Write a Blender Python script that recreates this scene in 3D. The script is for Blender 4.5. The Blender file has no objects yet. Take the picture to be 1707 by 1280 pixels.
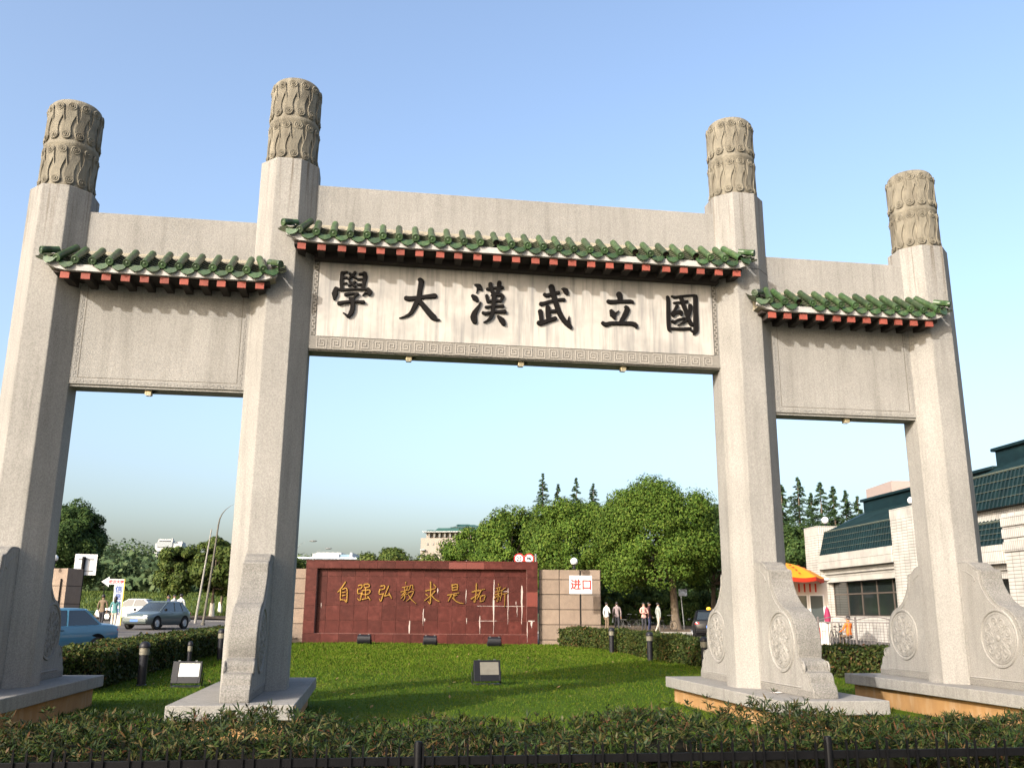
import bpy, bmesh, math, random
import numpy as np
from mathutils import Vector, Matrix
random.seed(7); RNG = np.random.default_rng(7)
S = bpy.context.scene
COL = S.collection
R = math.radians

# ---------------------------------------------------------------- camera
CAM = np.array([-2.3621, -14.9294, 1.1039]); YAW, PITCH, ROLL, FPX = 0.1489, 0.2451, 0.0071, 1530.98
IW, IH = 1707.0, 1280.0
_f = np.array([math.sin(YAW)*math.cos(PITCH), math.cos(YAW)*math.cos(PITCH), math.sin(PITCH)])
_r0 = np.array([math.cos(YAW), -math.sin(YAW), 0.0]); _u0 = np.cross(_r0, _f)
_r = math.cos(ROLL)*_r0 + math.sin(ROLL)*_u0
_u = -math.sin(ROLL)*_r0 + math.cos(ROLL)*_u0
cd = bpy.data.cameras.new('camera'); cam = bpy.data.objects.new('camera', cd); COL.objects.link(cam)
M4 = Matrix.Identity(4)
for i in range(3):
    M4[i][0], M4[i][1], M4[i][2], M4[i][3] = _r[i], _u[i], -_f[i], CAM[i]
cam.matrix_world = M4
cd.sensor_fit = 'HORIZONTAL'; cd.sensor_width = 36.0; cd.lens = FPX/IW*36.0
cd.clip_start = 0.1; cd.clip_end = 6000
S.camera = cam

# ---------------------------------------------------------------- sky, sun, exposure
SUN_AZ, SUN_EL = R(46.5), R(24.0)      # azimuth measured from -Y (towards the viewer's side) to -X (left)
to_sun = Vector((-math.sin(SUN_AZ)*math.cos(SUN_EL), -math.cos(SUN_AZ)*math.cos(SUN_EL), math.sin(SUN_EL)))
W = bpy.data.worlds.new('World'); S.world = W; W.use_nodes = True
wn = W.node_tree; bg = wn.nodes['Background']
sky = wn.nodes.new('ShaderNodeTexSky'); sky.sky_type = 'NISHITA'; sky.sun_disc = False
sky.sun_elevation = SUN_EL
sky.sun_rotation = math.atan2(to_sun.x, to_sun.y)
sky.air_density = 1.0; sky.dust_density = 5.6; sky.ozone_density = 1.5; sky.altitude = 30
wn.links.new(sky.outputs[0], bg.inputs[0]); bg.inputs[1].default_value = 0.15
sl = bpy.data.lights.new('sun', 'SUN'); so = bpy.data.objects.new('sun', sl); COL.objects.link(so)
sl.energy = 2.7; sl.angle = R(0.6); sl.color = (1.0, 0.945, 0.865)
so.rotation_euler = to_sun.to_track_quat('Z', 'Y').to_euler(); so.location = (-30, -30, 30)
S.view_settings.view_transform = 'Standard'; S.view_settings.look = 'None'
S.view_settings.exposure = 1.40; S.view_settings.gamma = 1.0
S.view_settings.use_curve_mapping = False
S.render.engine = 'CYCLES'; S.cycles.max_bounces = 6; S.cycles.diffuse_bounces = 3
S.cycles.transparent_max_bounces = 8; S.cycles.use_denoising = True

# ---------------------------------------------------------------- from picture to place
def ray(x, y): return _r*(x-IW/2)/FPX - _u*(y-IH/2)/FPX + _f
def at(x, y, D): return CAM + D*ray(x, y)
def at_y(x, y, Y): d = ray(x, y); return CAM + (Y-CAM[1])/d[1]*d
def on_plane(x, y, p0, n): d = ray(x, y); return CAM + ((p0-CAM)@n)/(d@n)*d
def sstep(a, b, x):
    t = min(1, max(0, (x-a)/(b-a))); return t*t*(3-2*t)
def g(x, y):
    """height of the ground: level round the gate, rising gently into the grounds"""
    t = min(max(0.0, y-2.0), 120.0)
    return -0.5 + 0.0145*t*(1+0.35*sstep(-6, -14, x))
def gpt(x, D):
    y = 1030.0
    for _ in range(6):
        p = at(x, y, D); y += (p[2]-g(p[0], p[1]))/D*FPX
    p = at(x, y, D); return (float(p[0]), float(p[1]), float(g(p[0], p[1])))

# ---------------------------------------------------------------- materials
MATS = {}
def mat(name, col, rough=0.7, var=0.12, scale=3.0, bump=0.0, bscale=60.0, metal=0.0, spec=0.4, obj_var=0.0,
        col2=None, c2scale=1.0, c2lo=0.45, c2hi=0.65, streak=None, speck=0.0, trans=0.0, island=None, coat=0.0, stain=None):
    if name in MATS: return MATS[name]
    m = bpy.data.materials.new(name); m.use_nodes = True; MATS[name] = m
    nt = m.node_tree; N = nt.nodes; L = nt.links; b = N['Principled BSDF']
    b.inputs['Roughness'].default_value = rough; b.inputs['Metallic'].default_value = metal
    b.inputs['Specular IOR Level'].default_value = spec
    if coat: b.inputs['Coat Weight'].default_value = coat; b.inputs['Coat Roughness'].default_value = 0.08
    geo = N.new('ShaderNodeNewGeometry')
    def noise(sc, det=4, vec=None, rgh=0.6):
        n = N.new('ShaderNodeTexNoise'); n.inputs['Scale'].default_value = sc; n.inputs['Detail'].default_value = det
        n.inputs['Roughness'].default_value = rgh
        L.new(vec if vec is not None else geo.outputs['Position'], n.inputs['Vector']); return n
    def mix(a, bcol, fac, mode='MIX'):
        x = N.new('ShaderNodeMix'); x.data_type = 'RGBA'; x.blend_type = mode
        if isinstance(fac, float): x.inputs[0].default_value = fac
        else: L.new(fac, x.inputs[0])
        for s, i in ((a, 6), (bcol, 7)):
            if isinstance(s, tuple): x.inputs[i].default_value = (*s, 1)
            else: L.new(s, x.inputs[i])
        return x.outputs[2]
    def ramp(src, lo, hi, a=0.0, c=1.0):
        r = N.new('ShaderNodeMapRange'); r.inputs[1].default_value = lo; r.inputs[2].default_value = hi
        r.inputs[3].default_value = a; r.inputs[4].default_value = c; L.new(src, r.inputs[0]); return r.outputs[0]
    if island:
        r = N.new('ShaderNodeValToRGB'); L.new(geo.outputs['Random Per Island'], r.inputs[0])
        els = r.color_ramp.elements
        while len(els) < len(island): els.new(0.5)
        for e, (p, c) in zip(els, island): e.position = p; e.color = (*c, 1)
        out = r.outputs[0]
    else:
        rgb = N.new('ShaderNodeRGB'); rgb.outputs[0].default_value = (*col, 1); out = rgb.outputs[0]
    if col2:
        out = mix(out, col2, ramp(noise(c2scale).outputs[0], c2lo, c2hi))
    if var:
        f = ramp(noise(scale).outputs[0], 0.25, 0.75, 1-var, 1+var)
        hs = N.new('ShaderNodeHueSaturation'); L.new(out, hs.inputs['Color']); L.new(f, hs.inputs['Value']); out = hs.outputs[0]
    if obj_var:
        oi = N.new('ShaderNodeObjectInfo')
        hs = N.new('ShaderNodeHueSaturation'); L.new(out, hs.inputs['Color'])
        L.new(ramp(oi.outputs['Random'], 0, 1, 1-obj_var, 1+obj_var), hs.inputs['Value']); out = hs.outputs[0]
    if streak:
        sc, sx, sz, lo, hi, amt = streak
        mp = N.new('ShaderNodeMapping'); mp.inputs['Scale'].default_value = (sx, sx, sz); L.new(geo.outputs['Position'], mp.inputs[0])
        n = noise(1.0, 5, mp.outputs[0], 0.65)
        out = mix(out, sc, ramp(n.outputs[0], lo, hi, 0, amt))
    if stain:                      # rain runs under the carved caps: long thin runs, fading out downwards
        z0, z1, sc = stain
        mp = N.new('ShaderNodeMapping'); mp.inputs['Scale'].default_value = (14, 14, .35); L.new(geo.outputs['Position'], mp.inputs[0])
        n = noise(1.0, 4, mp.outputs[0], 0.6); sp = N.new('ShaderNodeSeparateXYZ'); L.new(geo.outputs['Position'], sp.inputs[0])
        ml = N.new('ShaderNodeMath'); ml.operation = 'MULTIPLY'; L.new(ramp(n.outputs[0], .53, .68), ml.inputs[0]); L.new(ramp(sp.outputs[2], z0, z1, 0, .85), ml.inputs[1])
        out = mix(out, sc, ml.outputs[0])
    if speck:
        n = noise(55.0, 2); n2 = noise(130.0, 1)
        f = ramp(n.outputs[0], 0.35, 0.65, 1-speck, 1+speck)
        hs = N.new('ShaderNodeHueSaturation'); L.new(out, hs.inputs['Color']); L.new(f, hs.inputs['Value']); out = hs.outputs[0]
    L.new(out, b.inputs['Base Color'])
    if bump:
        bn = N.new('ShaderNodeBump'); bn.inputs['Strength'].default_value = bump; bn.inputs['Distance'].default_value = 0.02
        L.new(noise(bscale, 5).outputs[0], bn.inputs['Height']); L.new(bn.outputs[0], b.inputs['Normal'])
    if trans:
        t = N.new('ShaderNodeBsdfTranslucent'); L.new(out, t.inputs[0])
        ms = N.new('ShaderNodeMixShader'); ms.inputs[0].default_value = trans
        o = N['Material Output']; L.new(b.outputs[0], ms.inputs[1]); L.new(t.outputs[0], ms.inputs[2]); L.new(ms.outputs[0], o.inputs[0])
    return m
def glass_mat(name, col=(0.02, 0.025, 0.03), rough=0.05):
    return mat(name, col, rough=rough, var=0.0, spec=0.8)

STONE = mat('washed_granite', (0.202, 0.194, 0.181), 0.85, 0.13, 0.8, 0.35, 90, speck=0.16, spec=0.15,
            streak=((0.088, 0.083, 0.074), 7.0, 0.5, 0.47, 0.82, 0.50))
PILLAR_LOW = mat('pillar_low_granite', (0.202, 0.194, 0.181), 0.85, 0.13, 0.8, 0.35, 90, speck=0.16, spec=0.15,
            streak=((0.088, 0.083, 0.074), 7.0, 0.5, 0.47, 0.82, 0.50), stain=(6.3, 7.7, (0.075, 0.058, 0.042)))
PILLAR_HIGH = mat('pillar_high_granite', (0.202, 0.194, 0.181), 0.85, 0.13, 0.8, 0.35, 90, speck=0.16, spec=0.15,
            streak=((0.088, 0.083, 0.074), 7.0, 0.5, 0.47, 0.82, 0.50), stain=(7.0, 8.5, (0.075, 0.058, 0.042)))
STONE_DARK = mat('rough_granite', (0.155, 0.148, 0.136), 0.9, 0.16, 3.0, 0.6, 60, speck=0.28, spec=0.2)
CAPSTONE = mat('weathered_capstone', (0.155, 0.140, 0.110), 0.92, 0.22, 5.0, 0.5, 40, spec=0.2,
               streak=((0.060, 0.052, 0.040), 7.0, 0.9, 0.47, 0.72, 0.8))
MARBLE = mat('cream_marble', (0.335, 0.312, 0.284), 0.5, 0.06, 2.0, 0.0, spec=0.35,
             streak=((0.125, 0.125, 0.125), 11.0, 0.7, 0.46, 0.74, 0.85), col2=(0.245, 0.232, 0.215), c2scale=1.3)
PLASTER = mat('cream_plaster', (0.2320, 0.2040, 0.1520), 0.9, 0.12, 4.0, 0.2, 30)
WHITE_EDGE = mat('whitewashed_board', (0.3150, 0.3075, 0.3000), 0.8, 0.15, 6.0)
SOFFIT = mat('shade_dark_soffit', (0.022, 0.016, 0.014), 0.9, 0.2, 5.0)  # near-black brown: shade under the eaves put into soffit and rafter colour
RAFTER = mat('rafter_red_paint', (0.1785, 0.0391, 0.0255), 0.75, 0.2, 8.0, obj_var=0.18)
GLAZE = mat('green_glazed_tile', (0.0215, 0.0470, 0.0150), 0.42, 0.35, 14.0, 0.15, 30, spec=0.5, obj_var=0.35,
            col2=(0.065, 0.09, 0.036), c2scale=9.0, c2lo=0.5, c2hi=0.8)
GLAZE_PAN = mat('mossy_pan_tile', (0.0315, 0.0364, 0.0182), 0.7, 0.4, 12.0, obj_var=0.3)
DARKHOLE = mat('hollow_tile_shade', (0.03, 0.02, 0.015), 0.9, 0.1)  # dark disc colour standing for the shade inside an open tile
INK = mat('black_enamel_lettering', (0.006, 0.005, 0.0045), 0.5, 0.2, 20.0, spec=0.10)
FRET = mat('fret_inlay', (0.2255, 0.2091, 0.1886), 0.85, 0.1, 3.0)
FRETBED = mat('fret_bed_stone', (0.1517, 0.1410, 0.1246), 0.85, 0.12, 3.0, speck=0.1)
OCHRE = mat('ochre_render', (0.2550, 0.1403, 0.0527), 0.9, 0.16, 3.0, 0.3, 40, streak=((0.40, 0.33, 0.24), 4.0, 1.0, 0.5, 0.8, 0.5))
GOLD = mat('gilt_lettering', (0.25, 0.145, 0.040), 0.42, 0.15, 12.0, metal=0.9)
RED_SLAB = mat('red_granite_slab', (0.0477, 0.0109, 0.0084), 0.5, 0.22, 6.0, 0.0, obj_var=0.20, spec=0.12, speck=0.1, col2=(0.066, 0.018, 0.0145), c2scale=3.0, c2lo=0.5, c2hi=0.75)
RED_BRIGHT = mat('new_red_slab', (0.0956, 0.0140, 0.0076), 0.5, 0.12, 6.0, obj_var=0.1)
GROUT = mat('pale_grout', (0.2432, 0.1292, 0.1094), 0.9, 0.15)
SANDSTONE = mat('pink_granite_block', (0.1640, 0.1240, 0.0944), 0.85, 0.12, 4.0, 0.3, 60, obj_var=0.10, speck=0.12, streak=((0.14, 0.10, 0.075), 5.0, 0.6, 0.5, 0.75, 0.5))
DARKJOINT = mat('dark_joint', (0.035, 0.026, 0.02), 0.95, 0.1)
LIME = mat('lime_bloom', (0.3179, 0.2673, 0.2456), 0.9, 0.1)
BLACKMETAL = mat('black_painted_iron', (0.004, 0.004, 0.0045), 0.5, 0.25, 20.0, spec=0.08)
GREYMETAL = mat('grey_painted_steel', (0.13, 0.135, 0.135), 0.5, 0.12, 8.0, metal=0.3)
DARKGREY = mat('charcoal_paint', (0.009, 0.009, 0.012), 0.5, 0.15, 10.0, spec=0.25)
LENS_GLASS = mat('lamp_glass', (0.62, 0.60, 0.55), 0.15, 0.15, 12.0, spec=0.8)
WHITEGLASS = mat('opal_glass', (0.60, 0.60, 0.59), 0.25, 0.03, 3.0, spec=0.5)
BAND = mat('ribbed_lamp_band', (0.15, 0.138, 0.105), 0.5, 0.15, 20.0)
CONCRETE = mat('pale_concrete', (0.2210, 0.2125, 0.1955), 0.9, 0.15, 2.0, 0.3, 40)
ASPHALT = mat('asphalt', (0.0680, 0.0600, 0.0544), 0.9, 0.18, 0.7, 0.4, 30, speck=0.15, col2=(0.115, 0.103, 0.094), c2scale=0.25)
PAVING = mat('worn_paving', (0.1500, 0.1380, 0.1260), 0.9, 0.15, 1.0, 0.3, 20, speck=0.12)
EARTH = mat('bare_earth', (0.1020, 0.0690, 0.0390), 0.95, 0.25, 1.2, 0.5, 15)
MEADOW = mat('meadow_ground', (0.055, 0.085, 0.025), 0.95, 0.3, 0.3, 0.5, 8, col2=(0.10, 0.10, 0.04), c2scale=0.4)
LAWN = mat('lawn_turf', (0.0420, 0.0746, 0.0054), 0.95, 0.22, 0.6, 0.6, 70, col2=(0.0811, 0.0887, 0.0117), c2scale=0.55, c2lo=0.52, c2hi=0.72, speck=0.25, spec=0.05)
BLADES = mat('lawn_blade', (0.0763, 0.1411, 0.0180), 0.8, 0.25, 0.5, trans=0.3, spec=.1,
             island=[(0.0, (0.0343, 0.0726, 0.0045)), (0.5, (0.0591, 0.1008, 0.0063)), (0.85, (0.0859, 0.1129, 0.0099)), (1.0, (0.1193, 0.1129, 0.0270))])
LEAF_CAMPHOR = mat('camphor_leaf', (0.07, 0.12, 0.02), 0.7, 0.28, 0.30, trans=0.18, spec=0.10,
             island=[(0.0, (0.028, 0.060, 0.009)), (0.4, (0.050, 0.090, 0.012)), (0.8, (0.074, 0.114, 0.016)), (1.0, (0.100, 0.130, 0.024))])
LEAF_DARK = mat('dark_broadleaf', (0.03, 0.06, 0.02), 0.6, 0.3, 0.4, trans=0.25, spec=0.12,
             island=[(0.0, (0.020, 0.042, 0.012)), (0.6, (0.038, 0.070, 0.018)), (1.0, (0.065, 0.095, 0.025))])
LEAF_OLIVE = mat('olive_broadleaf', (0.05, 0.07, 0.02), 0.6, 0.3, 0.4, trans=0.3, spec=0.12,
             island=[(0.0, (0.034, 0.058, 0.013)), (0.6, (0.066, 0.095, 0.020)), (1.0, (0.11, 0.13, 0.032))])
LEAF_NEEDLE = mat('feathery_needle', (0.03, 0.06, 0.03), 0.7, 0.3, 0.3, trans=0.2, spec=0.1,
             island=[(0.0, (0.022, 0.048, 0.020)), (0.6, (0.040, 0.074, 0.030)), (1.0, (0.060, 0.095, 0.040))])
LEAF_HILL = mat('hill_wood_leaf', (0.05, 0.08, 0.04), 0.8, 0.35, 0.03, trans=0.2, spec=0.1,
             island=[(0.0, (0.032, 0.056, 0.028)), (0.5, (0.055, 0.085, 0.038)), (1.0, (0.085, 0.110, 0.050))])
LEAF_HEDGE = mat('clipped_hedge_leaf', (0.04, 0.06, 0.02), 0.6, 0.3, 0.8, trans=0.2, spec=0.12,
             island=[(0.0, (0.0144, 0.0240, 0.0064)), (0.45, (0.0288, 0.0464, 0.0096)), (0.8, (0.0520, 0.0640, 0.0144)), (0.93, (0.0760, 0.0680, 0.0200)), (1.0, (0.1040, 0.0440, 0.0200))])
LEAF_BAMBOO = mat('dwarf_shrub_leaf', (0.03, 0.06, 0.02), 0.5, 0.25, 1.2, trans=0.2, spec=0.12,
             island=[(0.0, (0.0058, 0.0115, 0.0036)), (0.30, (0.0130, 0.0259, 0.0072)), (0.58, (0.0245, 0.0418, 0.0079)), (0.74, (0.0403, 0.0432, 0.0101)), (0.88, (0.0648, 0.0576, 0.0216)), (1.0, (0.0684, 0.0259, 0.0130))])
TWIG = mat('dead_twig', (0.10, 0.070, 0.042), 0.9, 0.3, 10.0)
HEDGECORE = mat('hedge_core_shade', (0.012, 0.011, 0.006), 0.95, 0.3, 6.0, spec=0.05)  # near-black: shade inside hedges and shrubs put into the core colour
BARK = mat('grey_brown_bark', (0.11, 0.085, 0.06), 0.95, 0.3, 4.0, 0.6, 20)
LIMEBARK = mat('limewashed_bark', (0.62, 0.58, 0.50), 0.9, 0.15, 6.0)

# ---------------------------------------------------------------- mesh helpers
def link(o, parent=None):
    COL.objects.link(o)
    if parent is not None: o.parent = parent
    return o
class MB:
    def __init__(s): s.v = []; s.f = []
    def add(s, vs, fs):
        k = len(s.v); s.v += [tuple(map(float, p)) for p in vs]; s.f += [tuple(i+k for i in f) for f in fs]; return s
    def box(s, x0, x1, y0, y1, z0, z1, rz=0.0, c=None):
        vs = [(x, y, z) for z in (z0, z1) for x, y in ((x0, y0), (x1, y0), (x1, y1), (x0, y1))]
        if rz:
            cx, cy = c if c else ((x0+x1)/2, (y0+y1)/2); a, b = math.cos(rz), math.sin(rz)
            vs = [(cx+(x-cx)*a-(y-cy)*b, cy+(x-cx)*b+(y-cy)*a, z) for x, y, z in vs]
        return s.add(vs, [(3, 2, 1, 0), (4, 5, 6, 7), (0, 1, 5, 4), (1, 2, 6, 5), (2, 3, 7, 6), (3, 0, 4, 7)])
    def prism(s, poly, a, b, axis='z'):
        n = len(poly)
        def P(p, h): return (p[0], p[1], h) if axis == 'z' else ((h, p[0], p[1]) if axis == 'x' else (p[0], h, p[1]))
        vs = [P(p, a) for p in poly]+[P(p, b) for p in poly]
        return s.add(vs, [tuple(range(n))[::-1], tuple(range(n, 2*n))]+[(i, (i+1) % n, n+(i+1) % n, n+i) for i in range(n)])
    def loft(s, rings, closed=True, caps=True):
        n = len(rings[0]); k = len(s.v); vs = [p for r in rings for p in r]; fs = []
        for i in range(len(rings)-1):
            for j in range(n if closed else n-1):
                a, b = i*n+j, i*n+(j+1) % n; fs.append((a, b, b+n, a+n))
        if caps and closed: fs += [tuple(range(n))[::-1], tuple(range((len(rings)-1)*n, len(rings)*n))]
        return s.add(vs, fs)
    def tube(s, pts, r, n=8, caps=True):
        pts = [np.array(p, float) for p in pts]; rr = r if hasattr(r, '__len__') else [r]*len(pts)
        rings = []; up = None
        for i, p in enumerate(pts):
            t = pts[min(i+1, len(pts)-1)]-pts[max(i-1, 0)]; t = t/(np.linalg.norm(t)+1e-9)
            if up is None: up = np.array([0, 0, 1.0]) if abs(t[2]) < 0.9 else np.array([1.0, 0, 0])
            a = np.cross(t, up); a /= np.linalg.norm(a)+1e-9; b = np.cross(a, t); up = b
            rings.append([p+rr[i]*(math.cos(q)*a+math.sin(q)*b) for q in [2*math.pi*j/n for j in range(n)]])
        return s.loft(rings, True, caps)
    def lathe(s, prof, n=20, c=(0, 0, 0)):
        return s.loft([[(c[0]+r*math.cos(2*math.pi*j/n), c[1]+r*math.sin(2*math.pi*j/n), c[2]+z) for j in range(n)] for r, z in prof])
    def ball(s, c, r, nu=14, nv=9):
        r3 = r if hasattr(r, '__len__') else (r, r, r)
        rings = []
        for i in range(nv+1):
            th = math.pi*i/nv; q = max(math.sin(th), 0.02)
            rings.append([(c[0]+r3[0]*q*math.cos(2*math.pi*j/nu), c[1]+r3[1]*q*math.sin(2*math.pi*j/nu), c[2]-r3[2]*math.cos(th)) for j in range(nu)])
        return s.loft(rings)
    def torus(s, c, R0, r, axis='z', n=20, m=6):
        rings = []
        for i in range(n+1):
            a = 2*math.pi*i/n; ring = []
            for j in range(m):
                q = 2*math.pi*j/m; d = R0+r*math.cos(q); h = r*math.sin(q)
                p = (d*math.cos(a), d*math.sin(a), h)
                if axis == 'x': p = (p[2], p[0], p[1])
                if axis == 'y': p = (p[0], p[2], p[1])
                ring.append((c[0]+p[0], c[1]+p[1], c[2]+p[2]))
            rings.append(ring)
        return s.loft(rings, True, False)
    def xf(s, k, M):
        """transform the vertices from index k on by a matrix"""
        for i in range(k, len(s.v)): s.v[i] = tuple(M @ Vector(s.v[i]))
        return s
    def build(s, name, m, parent=None, smooth=None, world=False, bevel=0.0):
        me = bpy.data.meshes.new(name); vs = s.v
        if world and parent is not None:
            o = parent.get('_o', (0, 0, 0)); vs = [(x-o[0], y-o[1], z-o[2]) for x, y, z in vs]
        me.from_pydata(vs, [], s.f); me.materials.append(m); finish(me, smooth)
        o = bpy.data.objects.new(name, me); link(o, parent)
        if bevel:
            bv = o.modifiers.new('bevel', 'BEVEL'); bv.width = bevel; bv.segments = 2; bv.limit_method = 'ANGLE'; bv.angle_limit = R(40)
        return o
def finish(me, smooth):
    bm = bmesh.new(); bm.from_mesh(me); bmesh.ops.recalc_face_normals(bm, faces=bm.faces); bm.to_mesh(me); bm.free()
    if smooth:
        me.polygons.foreach_set('use_smooth', [True]*len(me.polygons)); me.set_sharp_from_angle(angle=R(smooth))
    me.update()
ORIGIN = {}
def thing(name, label, cat, loc=(0, 0, 0), rz=0.0, group=None):
    o = bpy.data.objects.new(name, None); o.empty_display_size = 0.2; link(o); o.location = loc; o.rotation_euler = (0, 0, rz)
    o['label'] = label; o['category'] = cat
    if group: o['group'] = group
    o['_o'] = tuple(float(c) for c in loc)
    return o
def tag(o, label, cat, group=None, kind=None):
    o['label'] = label; o['category'] = cat
    if group: o['group'] = group
    if kind: o['kind'] = kind
    return o
def structure(o): o['kind'] = 'structure'; return o
def inst(src, parent, loc=(0, 0, 0), rot=(0, 0, 0), scale=(1, 1, 1), name=None):
    o = bpy.data.objects.new(name or src.name.split('.')[0], src.data); link(o, parent)
    o.location = loc; o.rotation_euler = rot; o.scale = scale; return o
def copy_thing(root, loc, rz, label):
    r = root.copy(); link(r); r.location = loc; r.rotation_euler = (0, 0, rz); r['label'] = label
    for ch in root.children:
        c = ch.copy(); link(c, r)
        for gch in ch.children:
            d = gch.copy(); link(d, c)
    return r
def mesh_np(name, verts, quads, m, parent=None, smooth=False):
    me = bpy.data.meshes.new(name); nv = len(verts); nq = len(quads); k = quads.shape[1]
    me.vertices.add(nv); me.vertices.foreach_set('co', verts.astype(np.float32).ravel())
    me.loops.add(nq*k); me.loops.foreach_set('vertex_index', quads.astype(np.int32).ravel())
    me.polygons.add(nq); me.polygons.foreach_set('loop_start', (np.arange(nq)*k).astype(np.int32))
    me.materials.append(m); me.update(calc_edges=True)
    o = bpy.data.objects.new(name, me); link(o, parent); return o
def unit(a): return a/(np.linalg.norm(a, axis=-1, keepdims=True)+1e-9)
def leaf_mesh(name, pts, nrm, length, width, m, parent=None, origin=(0, 0, 0), along=None):
    """one small folded-diamond leaf per point, lying across its normal"""
    n = len(pts); nrm = unit(nrm); rv = RNG.normal(size=(n, 3)) if along is None else along
    a = unit(rv-nrm*(rv*nrm).sum(1, keepdims=True)); b = np.cross(nrm, a)
    L = np.asarray(length).reshape(-1, 1)*np.ones((n, 1)); Wd = np.asarray(width).reshape(-1, 1)*np.ones((n, 1))
    p = pts-np.array(origin)
    v = np.stack([p-a*L*.5, p+b*Wd*.5+nrm*Wd*.12, p+a*L*.5, p-b*Wd*.5+nrm*Wd*.12], 1).reshape(-1, 3)
    return mesh_np(name, v, np.arange(4*n).reshape(n, 4), m, parent)

# brush strokes: variable-width polyline -> raised solid with a chamfered top
def stroke(mb, pts, h, seg=6, top=0.55, base=0.0):
    P = [np.array(p[:2], float) for p in pts]; Wd = [max(p[2], 1e-3)/2 for p in pts]
    if len(P) > 2:                                  # smooth the centre line
        Q, V = [], []
        n = len(P)
        for i in range(n-1):
            p0, p1, p2, p3 = P[max(i-1, 0)], P[i], P[i+1], P[min(i+2, n-1)]
            for k in range(4):
                t = k/4; Q.append(0.5*((2*p1)+(p2-p0)*t+(2*p0-5*p1+4*p2-p3)*t*t+(3*p1-p0-3*p2+p3)*t**3)); V.append(Wd[i]*(1-t)+Wd[i+1]*t)
        Q.append(P[-1]); V.append(Wd[-1]); P, Wd = Q, V
    n = len(P); T = []
    for i in range(n):
        t = P[min(i+1, n-1)]-P[max(i-1, 0)]; T.append(t/(np.linalg.norm(t)+1e-9))
    Lf, Rt = [], []
    for i in range(n):
        q = np.array([-T[i][1], T[i][0]]); Lf.append((P[i]+q*Wd[i], i)); Rt.append((P[i]-q*Wd[i], i))
    def cap(i, s):
        q = np.array([-T[i][1], T[i][0]])*(1 if s > 0 else -1); out = []
        for k in range(1, seg):
            a = math.pi*k/seg; out.append((P[i]+Wd[i]*(math.cos(a)*q+math.sin(a)*T[i]*s), i))
        return out
    # outline counted round: left side forward, end cap, right side back, start cap
    ring = Lf+cap(n-1, 1)+Rt[::-1]+cap(0, -1)
    m = len(ring); rb, rm, rt = [], [], []
    for p, i in ring:
        c = P[i]; inner = c+(p-c)*(1-top*min(1, 1)*0.45)
        rb.append((p[0], p[1], base)); rm.append((p[0], p[1], base+h*0.6)); rt.append((inner[0], inner[1], base+h))
    k = len(mb.v); mb.v += rb+rm+rt
    for i in range(m):
        j = (i+1) % m
        mb.f.append((k+i, k+j, k+m+j, k+m+i)); mb.f.append((k+m+i, k+m+j, k+2*m+j, k+2*m+i))
    # top: strips between left and right
    nl = n; t0 = k+2*m; capn = seg-1
    Li = list(range(nl)); Ri = [nl+capn+(nl-1-i) for i in range(nl)]
    for i in range(nl-1): mb.f.append((t0+Li[i], t0+Li[i+1], t0+Ri[i+1], t0+Ri[i]))
    mb.f.append(tuple([t0+Li[-1]]+[t0+nl+q for q in range(capn)]+[t0+Ri[-1]]))
    mb.f.append(tuple([t0+Ri[0]]+[t0+2*nl+capn+q for q in range(capn)]+[t0+Li[0]]))

# ================================================================ ground, road, lawn
def sheet(name, xs, ys, fz, m, dz=0.0):
    V = np.array([[(x, y, fz(x, y)+dz) for x in xs] for y in ys]).reshape(-1, 3); nx = len(xs)
    Q = np.array([(j*nx+i, j*nx+i+1, (j+1)*nx+i+1, (j+1)*nx+i) for j in range(len(ys)-1) for i in range(nx-1)])
    return structure(mesh_np(name, V, Q, m))
far_x = [-3000, -1200, -500, -250, -130, -80, -50, -35, -25, -18, -14, -12, -10, -8, -6, -3, 0, 5, 12, 20, 30, 45, 70, 120, 250, 500, 1200, 3000]
far_y = [-800, -100, -30, -12, -6, 0, 2]+list(range(6, 130, 6))+[160, 250, 500, 1000, 2500, 4000]
sheet('ground', far_x, far_y, g, MEADOW, -0.03)
sheet('road', list(np.linspace(-60, 60, 61)), list(np.linspace(-3.0, 62, 53)), g, ASPHALT, 0.0)
sheet('pavement', list(np.linspace(-40, 40, 21)), [-40, -30, -20, -12, -9, -7.6], lambda x, y: -0.5, PAVING, 0.004)

HL = [gpt(*q)[:2] for q in ((-260, 15.2), (0, 16.8), (100, 18.0), (235, 23.5), (370, 32.0), (440, 38.5))]
HR = [gpt(*q)[:2] for q in ((945, 37.2), (1020, 35.2), (1100, 30.5), (1200, 26.0), (1300, 24.2), (1400, 23.2), (1550, 22.5), (1800, 23.0))]
def xat(path, y):
    p = sorted(path, key=lambda q: q[1]); return float(np.interp(y, [q[1] for q in p], [q[0] for q in p]))
def lawn_edges(y):
    l = xat(HL, y) if y > HL[0][1] else -17.0
    r = xat(HR, y) if y > min(q[1] for q in HR) else 17.0
    return l, r
ys = list(np.linspace(-7.4, 25.2, 60)); nx = 40
V = []; 
for y in ys:
    l, r = lawn_edges(y)
    for i in range(nx):
        x = l+(r-l)*i/(nx-1); V.append((x, y, g(x, y)+0.03+0.02*math.sin(x*.7+y*.4)))
Q = np.array([(j*nx+i, j*nx+i+1, (j+1)*nx+i+1, (j+1)*nx+i) for j in range(len(ys)-1) for i in range(nx-1)])
structure(mesh_np('lawn', np.array(V), Q, LAWN))
def gl(x, y): return g(x, y)+0.03+0.02*math.sin(x*.7+y*.4)

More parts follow.
